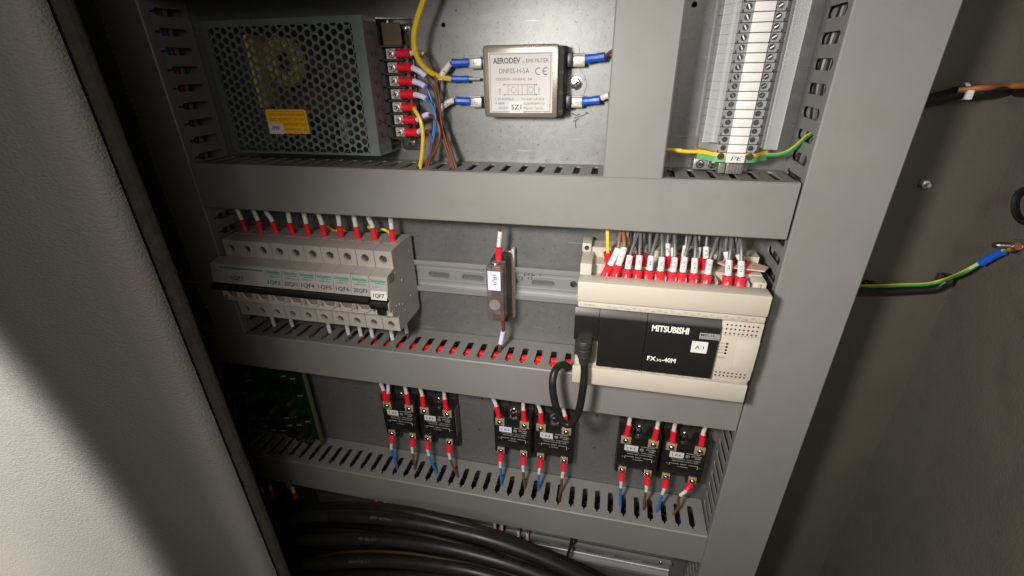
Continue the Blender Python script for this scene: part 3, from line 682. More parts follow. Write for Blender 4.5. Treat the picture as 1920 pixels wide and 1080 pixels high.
tag(obj('cable_tie', B().box(-590, -545, -47.2, -46.2, -264, -262), WM['yellow'], loc=(-566, -46, -263)), 'thin yellow tie across the dark cover strip at far left', 'cable tie')

# ------------------------------------------------------------------ circuit breakers
PW = 22.65; XR = -239.2
GBK = 'row of white circuit breakers'
def breaker(i0, n, num, label, first=False, last=False):
    x0 = XR - PW * (10 - i0); x1 = x0 + PW * n; g = .22; xa, xb = x0 + g, x1 - g
    t = thing('circuit_breaker', label, 'circuit breaker', ((x0 + x1) / 2, -9, -291), GBK)
    b = B()
    prof = [(-9.8, -190), (-12, -187.5), (-52, -187.5), (-64, -189.5), (-64, -210), (-82, -213.5), (-86.5, -237), (-84, -239), (-80, -246), (-81, -254), (-82, -263.5), (-69, -269.5), (-68.5, -291.5), (-12, -291.5), (-9.8, -288), (-9.8, -270), (-6, -268), (-6, -264), (-9.8, -264)]
    b.prism(prof, xa, xb, 'x', skip=(3, 11), caps=True)
    for k in range(n):
        cx = x0 + PW * (k + .5); b.box(cx - 9, cx + 9, -44, -20, -187.4, -187.0)
    for k in range(n):
        cx = x0 + PW * (k + .5); l, r_ = (xa + .12 if k == 0 else x0 + PW * k + .02), (xb - .12 if k == n - 1 else x0 + PW * (k + 1) - .02)
        b.plate([(l, -210), (r_, -210), (r_, -189.5), (l, -189.5)], [circ(cx, -199.2, 4.7, 16)], -64, -60, 'y', back=False)
        b.ring((cx, -64, -199.2), (0, -1, 0), [(0, 6.1), (.9, 5.8), (.9, 4.8), (0, 4.7)], 20, cap=False)
        v = [(-69, -275), (-68.5, -291.5)]
        b.plate([(l, -291.4), (r_, -291.4), (r_, -269.7), (l, -269.7)], [circ(cx, -282.5, 4.1, 16)], -68.9, -60, 'y', back=False)
        b.ring((cx, -68.9, -282.5), (0, -1, 0), [(0, 5.2), (.7, 5), (.7, 4.2), (0, 4.1)], 20, cap=False)
    obj('housing', b, MCBM, t)
    for k in range(n):
        cx = x0 + PW * (k + .5)
        b = B(); b.ring((cx, -60.5, -199.2), (0, -1, 0), [(0, 4.8), (.2, 4.8)], 14); b.mi = 1; b.ring((cx, -60.8, -199.2), (0, -1, 0), [(0, 3.2), (.8, 2.9)], 12); b.mi = 0; b.box(cx - 2.8, cx + 2.8, -61.9, -61.7, -199.7, -198.7)  # dark disc behind the screw paints the shade inside the hole
        b.ring((cx, -65.5, -282.5), (0, -1, 0), [(0, 4.2), (.2, 4.2)], 14); b.mi = 1; b.ring((cx, -65.8, -282.5), (0, -1, 0), [(0, 3.0), (.8, 2.7)], 12)
        obj('terminal_screw', b, [DARK, DSTEEL], t)
        # finger cup under the handle
        b = B(); zt = -248
        u = [Vector((cx - 8, -84.5, zt + 1)), Vector((cx - 7.6, -82.5, zt - 6)), Vector((cx - 4, -82, zt - 11)), Vector((cx, -82, zt - 12)), Vector((cx + 4, -82, zt - 11)), Vector((cx + 7.6, -82.5, zt - 6)), Vector((cx + 8, -84.5, zt + 1))]
        b.tube(smooth(u, 4), 1.5, 8)
        b.box(cx - 11.0, cx - 9.6, -87, -79, zt - 8, zt + 4, .6); b.box(cx + 9.6, cx + 11.0, -87, -79, zt - 8, zt + 4, .6)
        obj('handle_guard', b, MCBM, t)
        b = B(); b.box(cx - 6.4, cx + 6.4, -82.6, -78, zt - 9.4, zt, 1); obj('handle_shade', b, mat('cup_shade', (.17, .15, .13), .7), t)  # dark plate that paints the shade inside the finger cup
    b = B(); ext = 9 if first else 0
    if first: b.prism([(-66, -210.5), (-82.2, -213.6), (-86.7, -237), (-84, -239.5), (-66, -239.5)], xa - ext, xa - .1, 'x'); obj('side_lug', b, MCBM, t)
    # sloping label face, slightly proud of the nose
    b = B()
    def fp(x, z, off=.5):
        q = (z + 213.5) / (-23.5); return Vector((x, -82 - 4.5 * q - off, z))
    def facep(bb, xl, xr, zt, zb, off):
        bb.face([fp(xl, zt, off), fp(xr, zt, off), fp(xr, zb, off), fp(xl, zb, off)])
    ll = xa - ext + .8
    facep(b, ll, xb - .8, -214.6, -236.4, .35); fl = obj('front_label', b, MCBD, t)
    if last: b = B(); facep(b, xa + 1.5, xb - 1, -229.5, -239.8, .8); obj('number_tag', b, WHITE, t)
    b = B()
    def sl(st_, xl, xr, zb, h, off, bold=0):
        vs, fs, wd, ch = glyphs(st_, bold); k = h / ch; kx = (xr - xl) / wd
        o = [b.bm.verts.new(fp(xl + u * kx, zb + v * k, off)) for u, v in vs]
        for f in fs:
            try: b.bm.faces.new([o[i] for i in f]).material_index = b.mi
            except ValueError: pass
    b.mi = 1
    if first: facep(b, ll + 12, xb - 3, -216.6, -218.6, .5)
    else: sl('Schneider', xa + 1.6, xb - 1.6, -219.6, 3.5, .6, .03); b.mi = 1; facep(b, xa + 7, xb - 2, -220.6, -221.4, .5)
    b.mi = 0
    if first: sl('iC60N C32', ll + 2, ll + 17, -222.5, 1.8, .6)
    elif not last: sl('iC60N C10', xa + 4, xb - 4, -224.6, 1.7, .6)
    else: b.mi = 2; sl('C10', xa + 4, xa + 11, -226, 1.8, .6); b.mi = 0
    if first: sl(num, ll + 28, ll + 44, -231.5, 4.6, .6, .01)
    elif last: sl(num, xa + 4.4, xb - 4, -237, 4.6, 1.0, .02)
    else: sl(num, xa + 2.6, xb - 2.2, -233, 4.7, .6, .015)
    obj('lettering', b, [INK, GINK, BRINK], fl)
    b = B(); hx0, hx1 = (xa - ext if first else xa - .15), xb + .15
    if last: b.prism([(-84, -241), (-93, -242), (-94, -245), (-92, -250), (-84, -250)], xa + 1.4, xb - 1.4, 'x'); b.box(xa + 6, xb - 6, -88, -80, -260, -250.1, 1)
    else: b.prism([(-84, -237.4), (-91, -238.6), (-92.4, -241.4), (-90.8, -245.6), (-84, -245.6)], hx0, hx1, 'x')
    obj('handle', b, BLK, t)
    return t
breaker(0, 3, '1QF1', 'wide three pole circuit breaker marked 1QF1 at the left end', first=True)
for k, (nm, d) in enumerate([('1QF2', 'circuit breaker marked 1QF2 next to the wide one'), ('20QF1', 'circuit breaker marked 20QF1 between 1QF2 and 1QF4'), ('1QF4', 'circuit breaker marked 1QF4'), ('1QF5', 'circuit breaker marked 1QF5'), ('1QF6', 'circuit breaker marked 1QF6'), ('20QF3', 'circuit breaker marked 20QF3 next to the separate one')]):
    breaker(3 + k, 1, nm, d)
bk = breaker(9, 1, '1QF7', 'separate circuit breaker marked 1QF7 at the right end with white tag', last=True)
b = B()
for y, z, r_ in ((-20, -205, 1.3), (-14, -208, 1.3), (-48, -232, 1.6), (-30, -262, 1.5), (-62, -258, 1.6), (-70, -256, 1.4), (-54, -262, 1.3), (-50, -272, 1.2), (-62, -216, 1.3)):
    b.ring((XR - .2, y, z), (1, 0, 0), [(0, r_), (.5, r_ * .9), (.55, .05)], 10)
obj('side_rivet', b, MCBM, bk)
b = B(); b.box(XR - .2, XR + .25, -80, -68, -222, -212); obj('side_tag', b, mat('grey_tag', (.18, .16, .14), .5), bk)

poleX = [XR - PW * (10 - k - .5) for k in range(10)]
GW = 'red sleeved wires into the tops of the breakers'
tx = ['', '', '', '', '', '', '', '', '8', '521']
for k, x in enumerate(poleX):
    j = [(-2, -5), (-1, -4), (-3, -9), (0, 0), (0, -1), (-1, -4), (0, 0), (-1, -2), (-2, -6), (0, 0)][k]
    wire([(x, -36, -190), (x + j[0] * .3, -36, -180), (x + j[0], -35, -170), (x + j[1], -34, -158), (x + j[1], -32, -140)], 'grey', 'wire with red sleeve and white marker into breaker top, %s from left' % ORDN[k], sleeve=(0, 17), marker=(17.5, 38), sr=3.6, mr=2.7, text=tx[k] or None, group=GW)
GW = 'white markered wires leaving the breaker bottoms'
for k, (px, py) in enumerate([(512, 602), (545, 600), (616, 612), (652, 618), (675, 620), (697, 624), (735, 630), (762, 620)]):
    q = P(px, py, -32 if k < 7 else -28)
    wire([(q.x - 1, q.y, -289), (q.x - .5, q.y, -300), (q.x, q.y, q.z), (q.x + .5, q.y, q.z - 10), (q.x + 1, q.y, -345)], 'brown' if k > 5 else 'grey', 'wire with white marker below the breakers, %s from left' % ORDN[k], sleeve=(0, 12) if k in (6, 7) else None, marker=(13, -289 - q.z + 10) if k != 7 else (14, 31), sr=3.3, mr=2.6, text='1QF' if k == 6 else None, group=GW)
# yellow wires glimpsed behind the breakers
for k, (a, c) in enumerate(((615, 640), (690, 718))):
    wire(PP([(a, 425, -12), ((a + c) / 2, 433, -14), (c, 430, -14), (c + 14, 437, -12)]), 'yellow', ['thin yellow wire behind the middle breaker wires', 'thin yellow wire behind the last two breaker wires'][k], r=1.8)

# ------------------------------------------------------------------ fuse holder
fu = thing('fuse_holder', 'narrow smoky clear fuse holder with lilac tag 1FU1', 'fuse holder', (-121, -9, -290))
b = B(); b.box(-131.5, -111.5, -12, -8, -284, -200, 1); b.box(-112.6, -109, -10, -2, -292, -198, .6); obj('base', b, BEIGE, fu)
b = B(); b.box(-131, -112, -40, -12.2, -281, -201, 1.2); obj('inner_block', b, BLKM, fu)
b = B(); b.box(-132, -111.6, -56, -40.3, -271, -203.5, 1.6); obj('clear_front', b, SMOKE, fu)
b = B(); b.box(-127, -117, -47, -41, -214, -206, 1); b.box(-126, -118, -47, -41, -268, -256, 1); obj('contact', b, BRASS, fu)
b = B(); b.ring((-122.5, -56.1, -250), (0, -1, 0), [(0, 7), (.8, 6.6), (.8, 5)], 20); obj('round_button', b, mat('smoky_knob', (.19, .16, .16), .5, 0, .3, .3), fu)
b = B(); b.box(-129.5, -115, -56.6, -56.1, -231, -207.5, 0); s2 = obj('number_tag', b, LILAC, fu)
b = B(); b.text('1FU1', -124, None, -211.5, 4.6, -56.75, .015, 0, -90); obj('lettering', b, INK, s2)
b = B(); b.ring((-124, -42, -205), (0, 0, 1), [(0, 5), (2.2, 4.2)], 12); obj('clamp_screw', b, STEEL, fu)
wire([(-121.5, -36, -205), (-121.3, -36, -195), (-121, -35, -184), (-119.5, -34, -170), (-119, -32, -140)], 'brown', 'brown wire with red sleeve into the top of the fuse holder', sleeve=(0, 18), marker=(19, 37), sr=4.0, mr=2.7, text='1L7', group='fuse holder wires')
wire([(-119, -38, -268), (-119, -36, -283), (-118.5, -35, -294), (-122, -34, -312), (-125, -34, -330), (-126, -36, -350)], 'brown', 'brown wire with lilac marker below the fuse holder', r=2.3, sleeve=(0, 12), marker=(30, 50), sr=4.2, mr=2.9, mmat=LILAC, group='fuse holder wires')

# ------------------------------------------------------------------ programmable controller
pl = thing('programmable_controller', 'beige programmable controller with black front and rows of red sleeved wires', 'controller', (62, -9, -320))
PX0, PX1 = -27, 151.5
b = B(); b.prism([(-9.6, -316), (-9.6, -181), (-30, -181), (-30, -192), (-50, -192), (-50, -203), (-69, -203), (-69, -219), (-84.5, -219), (-84.5, -319), (-60, -324)], PX0 + 1, PX1 - 1, 'x')
b.box(PX0, PX0 + 12, -66, -9.6, -300, -186, 1.2); b.box(PX0 - 1, PX0 + 9, -34, -9.6, -186.2, -176, 1); b.box(PX1 - 12, PX1, -66, -9.6, -300, -193, 1.2)
obj('housing', b, BEIGE, pl)
b = B(); b.ring((PX0 + 4, -34.2, -181), (0, -1, 0), [(0, 2.6), (.2, 2.6)], 12); obj('ear_hole', b, DARK, pl)
b = B(); b.box(PX0, PX1, -88, -69.2, -218.4, -196.5, 1.3); obj('top_cover', b, BEIGE, pl)
b = B(); b.box(PX0 - 1, PX1 - 1, -88, -84.6, -321.5, -299.2, 1.1); b.box(PX0 - 1, PX1 - 2, -84.4, -62, -324, -319.2, 1); obj('bottom_cover', b, BEIGE, pl)
b = B(); b.box(PX0 + 2, PX1 - 1, -87.4, -84.6, -225.2, -219.2, .4); q = obj('upper_legend', b, BEIGE, pl)
b = B(); b.text('100-240VAC', PX0 + 7, PX0 + 19, -222.6, 1.7, -87.5)
for k, s_ in enumerate(['S/S', '0V', 'X0', 'X1', 'X2', 'X3', 'X4', 'X5', 'X6', 'X7', 'X10', 'X11', 'X12', 'X13', 'X14', 'X15', 'X16', 'X17', 'X20', 'X21', 'X22', 'X23', 'X24']): b.text(s_, 4 + 6.1 * k, 7.2 + 6.1 * k, -222.3 - 1.6 * (k % 2), 1.5, -87.5)
obj('lettering', b, GREYINK, q)
b = B(); b.box(PX0 + 2, PX1 - 3, -87.4, -84.6, -298.6, -293.6, .4); q = obj('lower_legend', b, BEIGE, pl)
b = B()
for k, s_ in enumerate(['Y0', 'COM0', 'Y1', 'COM1', 'Y2', 'Y3', 'COM2', 'Y4', 'Y5', 'Y6', 'Y7', 'COM3', 'Y10', 'Y11', 'Y12', 'Y13', 'COM4', 'Y14', 'Y15', 'Y16', 'Y17']): b.text(s_, -8 + 7 * k, -3.6 + 7 * k, -296 - 1.4 * (k % 2), 1.5, -87.5)
obj('lettering', b, GREYINK, q)
def blackp(x0, x1, zt, zb, bev=True):
    return B().prism([(-84.6, zt), (-86.8, zt), (-91, zt - 6.5), (-91.4, zt - 9), (-91.4, zb), (-84.6, zb)], x0, x1, 'x')
obj('connector_cover', blackp(-28, -3.6, -225.8, -262), BLK, pl)
obj('left_front_panel', blackp(-2.9, 43.6, -225.8, -293), BLK, pl)
rp = obj('right_front_panel', blackp(44.2, 112.8, -225.8, -293), BLK, pl)
b = B(); b.box(-27, -11, -86.5, -84.6, -285, -262.5); obj('connector_recess', b, BLKM, pl)
b = B(); b.text('MITSUBISHI', P(1222, 619, -91.6).x, P(1291, 627, -91.6).x, P(1222, 620, -91.6).z, 6.6, -91.6, .035)
q = P(1213, 675, -91.6); b.text('FX', q.x, q.x + 8.6, q.z, 5.2, -91.6, .02); b.text('3G', q.x + 9.2, q.x + 14, q.z, 3, -91.6, .01); b.text('-40M', q.x + 14.6, q.x + 28, q.z, 5.2, -91.6, .02)
obj('lettering', b, WINK, rp)
q = P(1311, 633, -91.6)
b = B(); b.box(q.x, q.x + 18.5, -91.75, -91.5, q.z - 1, q.z + 5.6); b.mi = 1; b.text('MELSEC', q.x + 1, q.x + 17.5, q.z + 2.1, 2.8, -91.9, .01); b.text('PROGRAMMABLE', q.x + 1, q.x + 17.5, q.z - .2, 1.4, -91.9)
obj('series_badge', b, [mat('badge_grey', (.30, .30, .29), .5), BLK], rp)
q0, q1 = P(1298, 640, -91.8), P(1324, 664, -91.8)
b = B(); b.plate(rrect(q0.x, q1.x, q1.z + .5, q0.z + .5, .6), [], -91.9, -91.5); s2 = obj('number_tag', b, WHITE, pl)
b = B(); b.text('A 1', q0.x + 3.6, q1.x - 3.4, (q0.z + q1.z) / 2 - 1.6, 4.2, -92.05, 0); obj('lettering', b, INK, s2)
b = B(); b.box(113.4, PX1 - .8, -87.8, -84.6, -293, -226, .6); rpn = obj('indicator_panel', b, BEIGE, pl)
b = B()
for r_ in range(3):
    for c_ in range(8): b.ring((118.3 + 3.9 * c_, -87.9, -230 - 4.6 * r_), (0, -1, 0), [(0, .95), (.15, .95)], 8)
for r_ in range(2):
    for c_ in range(8): b.ring((117.5 + 3.9 * c_, -87.9, -286 - 3.7 * r_), (0, -1, 0), [(0, .95), (.15, .95)], 8)
for k in range(4): b.ring((122, -87.9, -251.5 - 3.7 * k), (0, -1, 0), [(0, 1.25), (.2, 1.25)], 8); 
obj('indicator_hole', b, DARK, rpn)
b = B()
for k, s_ in enumerate(['POWER', 'RUN', 'BATT', 'ERROR']): b.text(s_, 114.8, 120, -252.2 - 3.7 * k, 1.5, -87.95)
b.text('IN 0 1 2 3 4 5 6 7', 117, 147, -241.9, 1.2, -87.95); b.text('OUT', 143, 147, -296, 1.2, -87.95); b.text('FX3G', 115, 122, -269, 2.2, -87.95, 0, .2)
obj('lettering', b, GREYINK, rpn)
b = B(); b.box(130, PX1 - .9, -88.9, -87.9, -281, -246.5, .3); obj('option_cover', b, BEIGE, pl)
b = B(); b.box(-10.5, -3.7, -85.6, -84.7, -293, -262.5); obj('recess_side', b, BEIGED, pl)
# terminals at the top
for k in range(16):
    x = -4 + 9.6 * k
    b = B(); b.box(x + 4.0, x + 5.2, -68.5, -50.4, -203, -194); obj('divider', b, BEIGE, pl)
for x in (107.5, 139):
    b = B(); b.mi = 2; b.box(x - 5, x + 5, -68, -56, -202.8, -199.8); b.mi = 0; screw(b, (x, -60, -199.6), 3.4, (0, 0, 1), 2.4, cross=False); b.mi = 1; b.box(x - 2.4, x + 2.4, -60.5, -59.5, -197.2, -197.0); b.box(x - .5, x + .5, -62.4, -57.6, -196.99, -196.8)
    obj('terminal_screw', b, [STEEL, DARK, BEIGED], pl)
b = B()
v = [P(1378, 478, -34), P(1412, 485, -34), P(1438, 512, -46), P(1430, 524, -56), P(1366, 514, -52), P(1340, 500, -40)]
b.prism([(p.x, p.y) for p in v], -186, -184.5, 'z'); obj('paper_flap', b, mat('pinkish_card', (.50, .36, .27), .7, 0, .2, .1), pl)
# the wires at the top of the controller, front row
LOW = [(1131, 519, 1158, 468, 'tanbrown', None), (1150, 521, 1170, 466, 'tanbrown', '101'), (1173, 523, 1181, 481, 'grey', 'X0'), (1194, 525, 1199, 481, 'grey', 'X2'), (1215, 527, 1221, 482, 'grey', 'X4'), (1236, 529, 1241, 484, 'grey', 'X6'), (1258, 530, 1265, 485, 'grey', 'X10'), (1276, 532, 1284, 484, 'grey', 'X12'), (1299, 535, 1303, 486, 'grey', 'X14'), (1322, 536, 1331, 489, 'grey', 'X16'), (1362, 541, 1367, 490, 'grey', 'X22'), (1387, 543, 1390, 492, 'grey', 'X24')]
GW = 'front row of wires on the controller'
for k, (xa_, ya_, xb_, yb_, col, txt) in enumerate(LOW):
    a = P(xa_, ya_ + 2, -66); a = Vector((a.x, -64, -202)); m1 = P(xb_, yb_, -55); mid = a.lerp(m1, .45) + Vector((0, -1.5, 0))
    top = Vector((m1.x + random.uniform(-4, 7), -40, -156)); L0 = (mid - a).length; L1 = (m1 - mid).length
    nm = ('wire marked %s in the front row of controller wires' % txt) if txt else 'leftmost leaning white marker wire in the front controller row'
    wire([a, mid, m1, m1.lerp(top, .5) + Vector((0, -1, 1)), top, top + Vector((1, 3, 15))], col, nm, r=1.8, sleeve=(0, L0 + .5), marker=(L0 + 1.0, L0 + L1 + 1), text=txt, sr=5.0 if k > 1 else 4.6, mr=3.2, group=GW, flip=True)
UP = [(1142, 476, 1139, 432, 'yellow', None, 0), (1163, 484, 1175, 450, 'tanbrown', None, 0), (1186, 486, 1189, 462, 'grey', '', 8), (1207, 484, 1206, 455, 'grey', None, 0), (1249, 486, 1252, 456, 'grey', 'X7', 13), (1264, 488, 1263, 466, 'grey', '', 9), (1279, 490, 1286, 460, 'grey', 'X13', 12), (1304, 492, 1309, 467, 'grey', 'X11', 11), (1324, 492, 1324, 466, 'grey', 'X15', 12), (1373, 498, 1361, 470, 'grey', '', 10), (1400, 500, 1384, 474, 'grey', '', 9)]
GW = 'rear row of wires on the controller'
desc = ['yellow wire into the rear left terminal of the controller', 'light brown wire behind the leaning markers on the controller', 'grey wire behind marker X0 on the controller', 'grey wire behind marker X2 with no marker of its own', 'rear controller wire with raised white marker X7', 'rear controller wire behind marker X10', 'rear controller wire with leaning white marker X13', 'rear controller wire marked X11', 'rear controller wire marked X15', 'rear controller wire with thin white tag behind marker X22', 'rear controller wire with thin white tag behind marker X24']
for k, (xa_, ya_, xb_, yb_, col, txt, ml) in enumerate(UP):
    a = P(xa_, ya_ + 8, -46); a = Vector((a.x, -44, -193)); m1 = P(xb_, yb_, -42); top = Vector((m1.x, -34, -152))
    L0 = 13
    wire([a, a + Vector(((m1.x - a.x) * .3, -1.5, 9)), m1, top, top + Vector((0, 2, 12))], col, desc[k], r=1.9 if k < 2 else 1.6, sleeve=(0, L0), marker=(L0 + .5, L0 + ml) if ml else None, text=txt or None, sr=4.6, mr=2.9, group=GW, flip=True)
for k in range(7):
    x = 22 + 17 * k
    wire([(x, -38, -190), (x + 3, -40, -178), (x + random.uniform(-3, 9), -36, -162), (x + 3, -30, -140)], 'grey' if k % 2 else 'black', 'loose dark wire rising behind the controller wires, %s from left' % ORDN[k], r=1.7, group='loose dark wires behind the controller markers')

# programming cable
cb = thing('programming_cable', 'black round cable plugged into the controller and looping down', 'cable', P(1096, 650, -95))
pts = smooth(PP([(1095, 676, -96), (1096, 700, -97), (1092, 735, -99), (1085, 770, -100), (1070, 795, -100), (1052, 788, -100), (1040, 752, -99), (1036, 715, -95), (1044, 690, -84), (1059, 684, -66), (1068, 694, -48), (1070, 710, -40)]) , 10)
b = B(); b.tube(pts, 4.3, 14); obj('cord', b, CABLE, cb)
a, c = P(1096, 636, -96), P(1095, 686, -96); ax = (c - a).normalized()
b = B(); b.ring(a, ax, [(0, 7.6), (1.5, 8.4), (8, 8.4), (9, 7.6), (10.5, 7.6), (11, 8.2), (13, 8.2), (13.4, 7.2), (14.8, 7.2), (15.2, 7.9), (17, 7.8), (17.4, 6.9), (18.8, 6.9), (19.2, 7.5), (21, 7.3), (21.4, 6.4), (23, 6.2), (30, 5.2)], 20)
obj('plug', b, BLKM, cb)

# ------------------------------------------------------------------ solid state relays
SX = [(-304.5, '1K1'), (-244.8, '1K2'), (-130.3, '1K3'), (-71.3, '1K4'), (44.2, '1K5'), (102.6, '1K6')]
GR = 'black relays in three pairs'
where = {'1K1': 'left of the first pair', '1K2': 'right of the first pair', '1K3': 'left of the middle pair, lilac tag', '1K4': 'right of the middle pair', '1K5': 'left of the last pair', '1K6': 'at the right end'}
for si, (xl, num) in enumerate(SX):
    x0, x1 = xl - 10, xl + 45.8
    t = thing('solid_state_relay', 'black relay with brass terminals marked %s, %s' % (num, where[num]), 'relay', ((x0 + x1) / 2, 0, -535), GR)
    b = B(); cx = (x0 + x1) / 2
    out = [(x0, -433), (x0, -530), (x0 + 3, -534), (cx - 12, -534), (cx - 12, -528), (cx - 9, -523), (cx + 9, -523), (cx + 12, -528), (cx + 12, -534), (x1 - 3, -534), (x1, -530), (x1, -433), (cx + 8, -433), (cx + 5, -438), (cx - 5, -438), (cx - 8, -433)]
    b.plate(out, [], -9, -.5); obj('base', b, BLKM, t)
    b = B(); up = [(x0 + .6, -440), (x0 + .6, -516), (cx - 11, -516), (cx - 9.5, -506), (cx - 7, -503.5), (cx + 7, -503.5), (cx + 9.5, -506), (cx + 11, -516), (x1 - .6, -516), (x1 - .6, -440), (cx + 10, -440), (cx + 8, -452), (cx - 8, -452), (cx - 10, -440)]
    b.plate(up, [], -22, -9.1); b.box(x0 + 1.5, x1 - 1.5, -24.5, -22.1, -503, -462.5, .5); obj('body', b, BLK, t)
    b = B(); b.ring((cx - 1, -9.1, -446), (0, -1, 0), [(0, 4.5), (.5, 4.5)], 14); screw(b, (cx - 1, -9.6, -446), 3.6, h=3.5, cross=False); obj('mounting_screw', b, [STEEL, DARK], t)
    for k, (sx, sz, w_, h_) in enumerate(((xl, -456, 6.6, 6), (xl + 35.4, -456, 6.6, 6), (xl, -511, 5.2, 5.4), (xl + 34.2, -511, 5.2, 5.4))):
        b = B(); b.box(sx - w_, sx + w_, -24.6, -22.2, sz - h_ - 1, sz + h_ - 1, .3); tm = obj('terminal_clamp', b, BRASS, t)
        b = B(); b.ring((sx, -24.7, sz - 1), (0, -1, 0), [(0, 3.9), (.8, 3.9), (2.2, 3.2), (3.0, 2.0), (3.2, .05)], 14); obj('screw', b, STEEL, tm)
    y = -24.75; b = B()
    line(b, xl + 20, -464.2, xl + 37, -464.2, y, .35); line(b, xl + 37, -464.2, xl + 37, -461.8, y, .35)
    pts = [(xl + 22 + 2.3 * math.cos(tt), -469.4 + 2.3 * math.sin(tt)) for tt in [R(36 * i) for i in range(11)]]
    for a, c in zip(pts, pts[1:]): line(b, a[0], a[1], c[0], c[1], y, .3)
    b.text('S', xl + 21, xl + 23, -470.4, 2.2, y, .02)
    b.text('JGX-10DA', xl + 27, xl + 39.5, -469, 2.2, y, .02); b.text('10A 480V', xl + 31, xl + 38.5, -472.4, 2.0, y, .02)
    b.text('SOLID STATE RELAY', xl + 2, xl + 20, -476.6, 1.7, y, .01); b.text('OUTPUT 24-380VAC', xl + 22, xl + 39.5, -476.6, 1.7, y, .01)
    b.text('MADE IN CHINA  CONTROL 3-32VDC', xl + 4, xl + 37, -480.2, 1.7, y, .01)
    line(b, xl + 1, -484.6, xl + 13, -484.6, y, .35); line(b, xl + 1, -484.6, xl + 1, -488.6, y, .35)
    line(b, xl + 25, -484.6, xl + 37, -484.6, y, .35); line(b, xl + 37, -484.6, xl + 37, -490.5, y, .35)
    b.text('INPUT', xl + 15, xl + 23, -485.6, 1.9, y, .01); b.text('3-32VDC', xl + 12, xl + 25, -490, 1.8, y); b.text('+', xl - 3, xl - 1, -487, 2.4, y); b.text('-', xl + 39, xl + 41, -488, 2.4, y)
    obj('lettering', b, mat('dim_white_ink', (.42, .42, .39), .6), t)
    b = B(); b.box(xl - .8, xl + 17, -25.4, -24.6, -473.3, -464.2); s2 = obj('number_tag', b, LILAC if num == '1K3' else PAPER, t)
    b = B(); b.text(' '.join([num[0], num[1:]]), xl + 2.4, xl + 13.6, -470.6, 4, -25.5, .01); obj('lettering', b, INK, s2)
    # wires of this relay
    for k, dx in enumerate((0, 35.4)):
        lean = [(-1, -4), (0, -1), (0, -2), (-1, 0), (-4, -9), (-1, -1), (-1, -6), (-3, -6), (1, 1), (1, 1), (-1, -1), (-1, 0)][si * 2 + k]
        a = Vector((xl + dx + lean[0] * .2, -25, -446))
        wire([a, a + Vector((lean[0] * .6, -.5, 11)), a + Vector((lean[0], 0, 21)), a + Vector((lean[1], -1, 38)), a + Vector((lean[1], -1, 62)), a + Vector((lean[1], -3, 78))], 'grey', 'wire with red sleeve above relay %s, %s one' % (num, 'left' if k == 0 else 'right'), sleeve=(0, 18), marker=(18.5, 40), sr=3.7, mr=2.6, group='red sleeved wires above the relays')
    if si == 0:
        a = Vector((xl + 3, -25, -446)); wire([a, a + Vector((3, -2, 12)), a + Vector((6, -3, 24)), a + Vector((9, -1, 60)), a + Vector((9, -1, 75))], 'grey', 'second wire sharing the left upper terminal of relay 1K1', sleeve=(0, 18), marker=(18.5, 40), sr=3.4, mr=2.6, group='red sleeved wires above the relays')
    for k, dx in enumerate((0, 34.2)):
        e = [(5, -4), (2, 0), (14, 4), (14, 6), (2, 0), (4, 2), (-1, -3), (-3, -4), (3, 2), (1, 3), (-6, -6), (-9, -8)][si * 2 + k]
        a = Vector((xl + dx, -25, -514)); kk = -14 if (si == 5 and k == 1) else 0
        wire([a, a + Vector((kk * .45, -5, -12)), a + Vector((kk * .8 + e[1] * .3, -6, -25)), a + Vector((e[0] * .5 + kk * .6, -8, -42)), a + Vector((e[0] + kk * .6, -10, -60)), a + Vector((e[0] + kk * .6, -10, -80))], 'blue' if k == 0 else 'brown', '%s wire below relay %s with red sleeve' % (('blue', 'brown')[k], num), r=1.9, sleeve=(1, 13.5), marker=(14, 26), sr=3.9, mr=2.3, group='red sleeved wires below the relays', mmat=LILAC if (num == '1K3' and k) else None)
    if num == '1K2':
        b = B(); b.box(x1 - .3, x1 + .5, -20, -5, -502, -452); obj('side_label', b, mat('grey_brown_label', (.10, .09, .08), .5), t)

# ------------------------------------------------------------------ wires lying in the ducts
for k, (y, z, r_) in enumerate(((-26, -339, 4), (-31.5, -337, 4.2), (-37, -338, 4), (-42.5, -336.5, 4.2), (-48, -337, 4), (-29, -345, 5), (-40, -344, 5))):
    wire([(-330, y, z - 3), (-200, y - 1, z), (-120, y + 1, z - 1), (-60, y, z + 1), (10, y + 1, z), (120, y, z - 2)], 'red', 'red wire lying in the duct below the breakers, strand %s from the front' % ORDN[6 - k], r=r_ * .68, group='red wires inside the duct below the breakers')
for k, (x, y, col, r_) in enumerate(((176, -46, 'blue', 3), (184, -38, 'brown', 3), (172, -31, 'black', 4.6), (188, -50, 'black', 4), (173, -22, 'grey', 4.4), (172, -13, 'black', 4.4), (200, -46, 'black', 6), (200, -30, 'black', 6), (200, -14, 'black', 6), (171.5, -40, 'black', 4.4))):
    wire([(x, y, 140), (x + 3, y, 60), (x - 2, y + 1, -10), (x + 2, y, -60), (x - 1, y, -96), (x, y, -160), (x + 1, y, -360), (x, y, -620)], col, '%s wire inside the tall right duct, %s' % (col, ['seen through its slots near the cover', 'beside the blue one', 'behind the blue one', 'close to the cover', 'near the panel', 'at the very back', 'thick and outermost', 'thick and in the middle', 'thick and near the panel', 'thick, behind the brown one'][k]), r=r_, group='wires inside the tall right duct')
for k, (x, y, col) in enumerate(((-492, -30, 'brown'), (-490, -38, 'blue'), (-495, -20, 'black'), (-490, -24, 'grey'))):
    wire([(x, y, 130), (x + 2, y, 0), (x - 2, y, -60), (x, y, -300)], col, '%s wire inside the shadowed left duct' % col, r=2.6, group='wires inside the shadowed left duct')
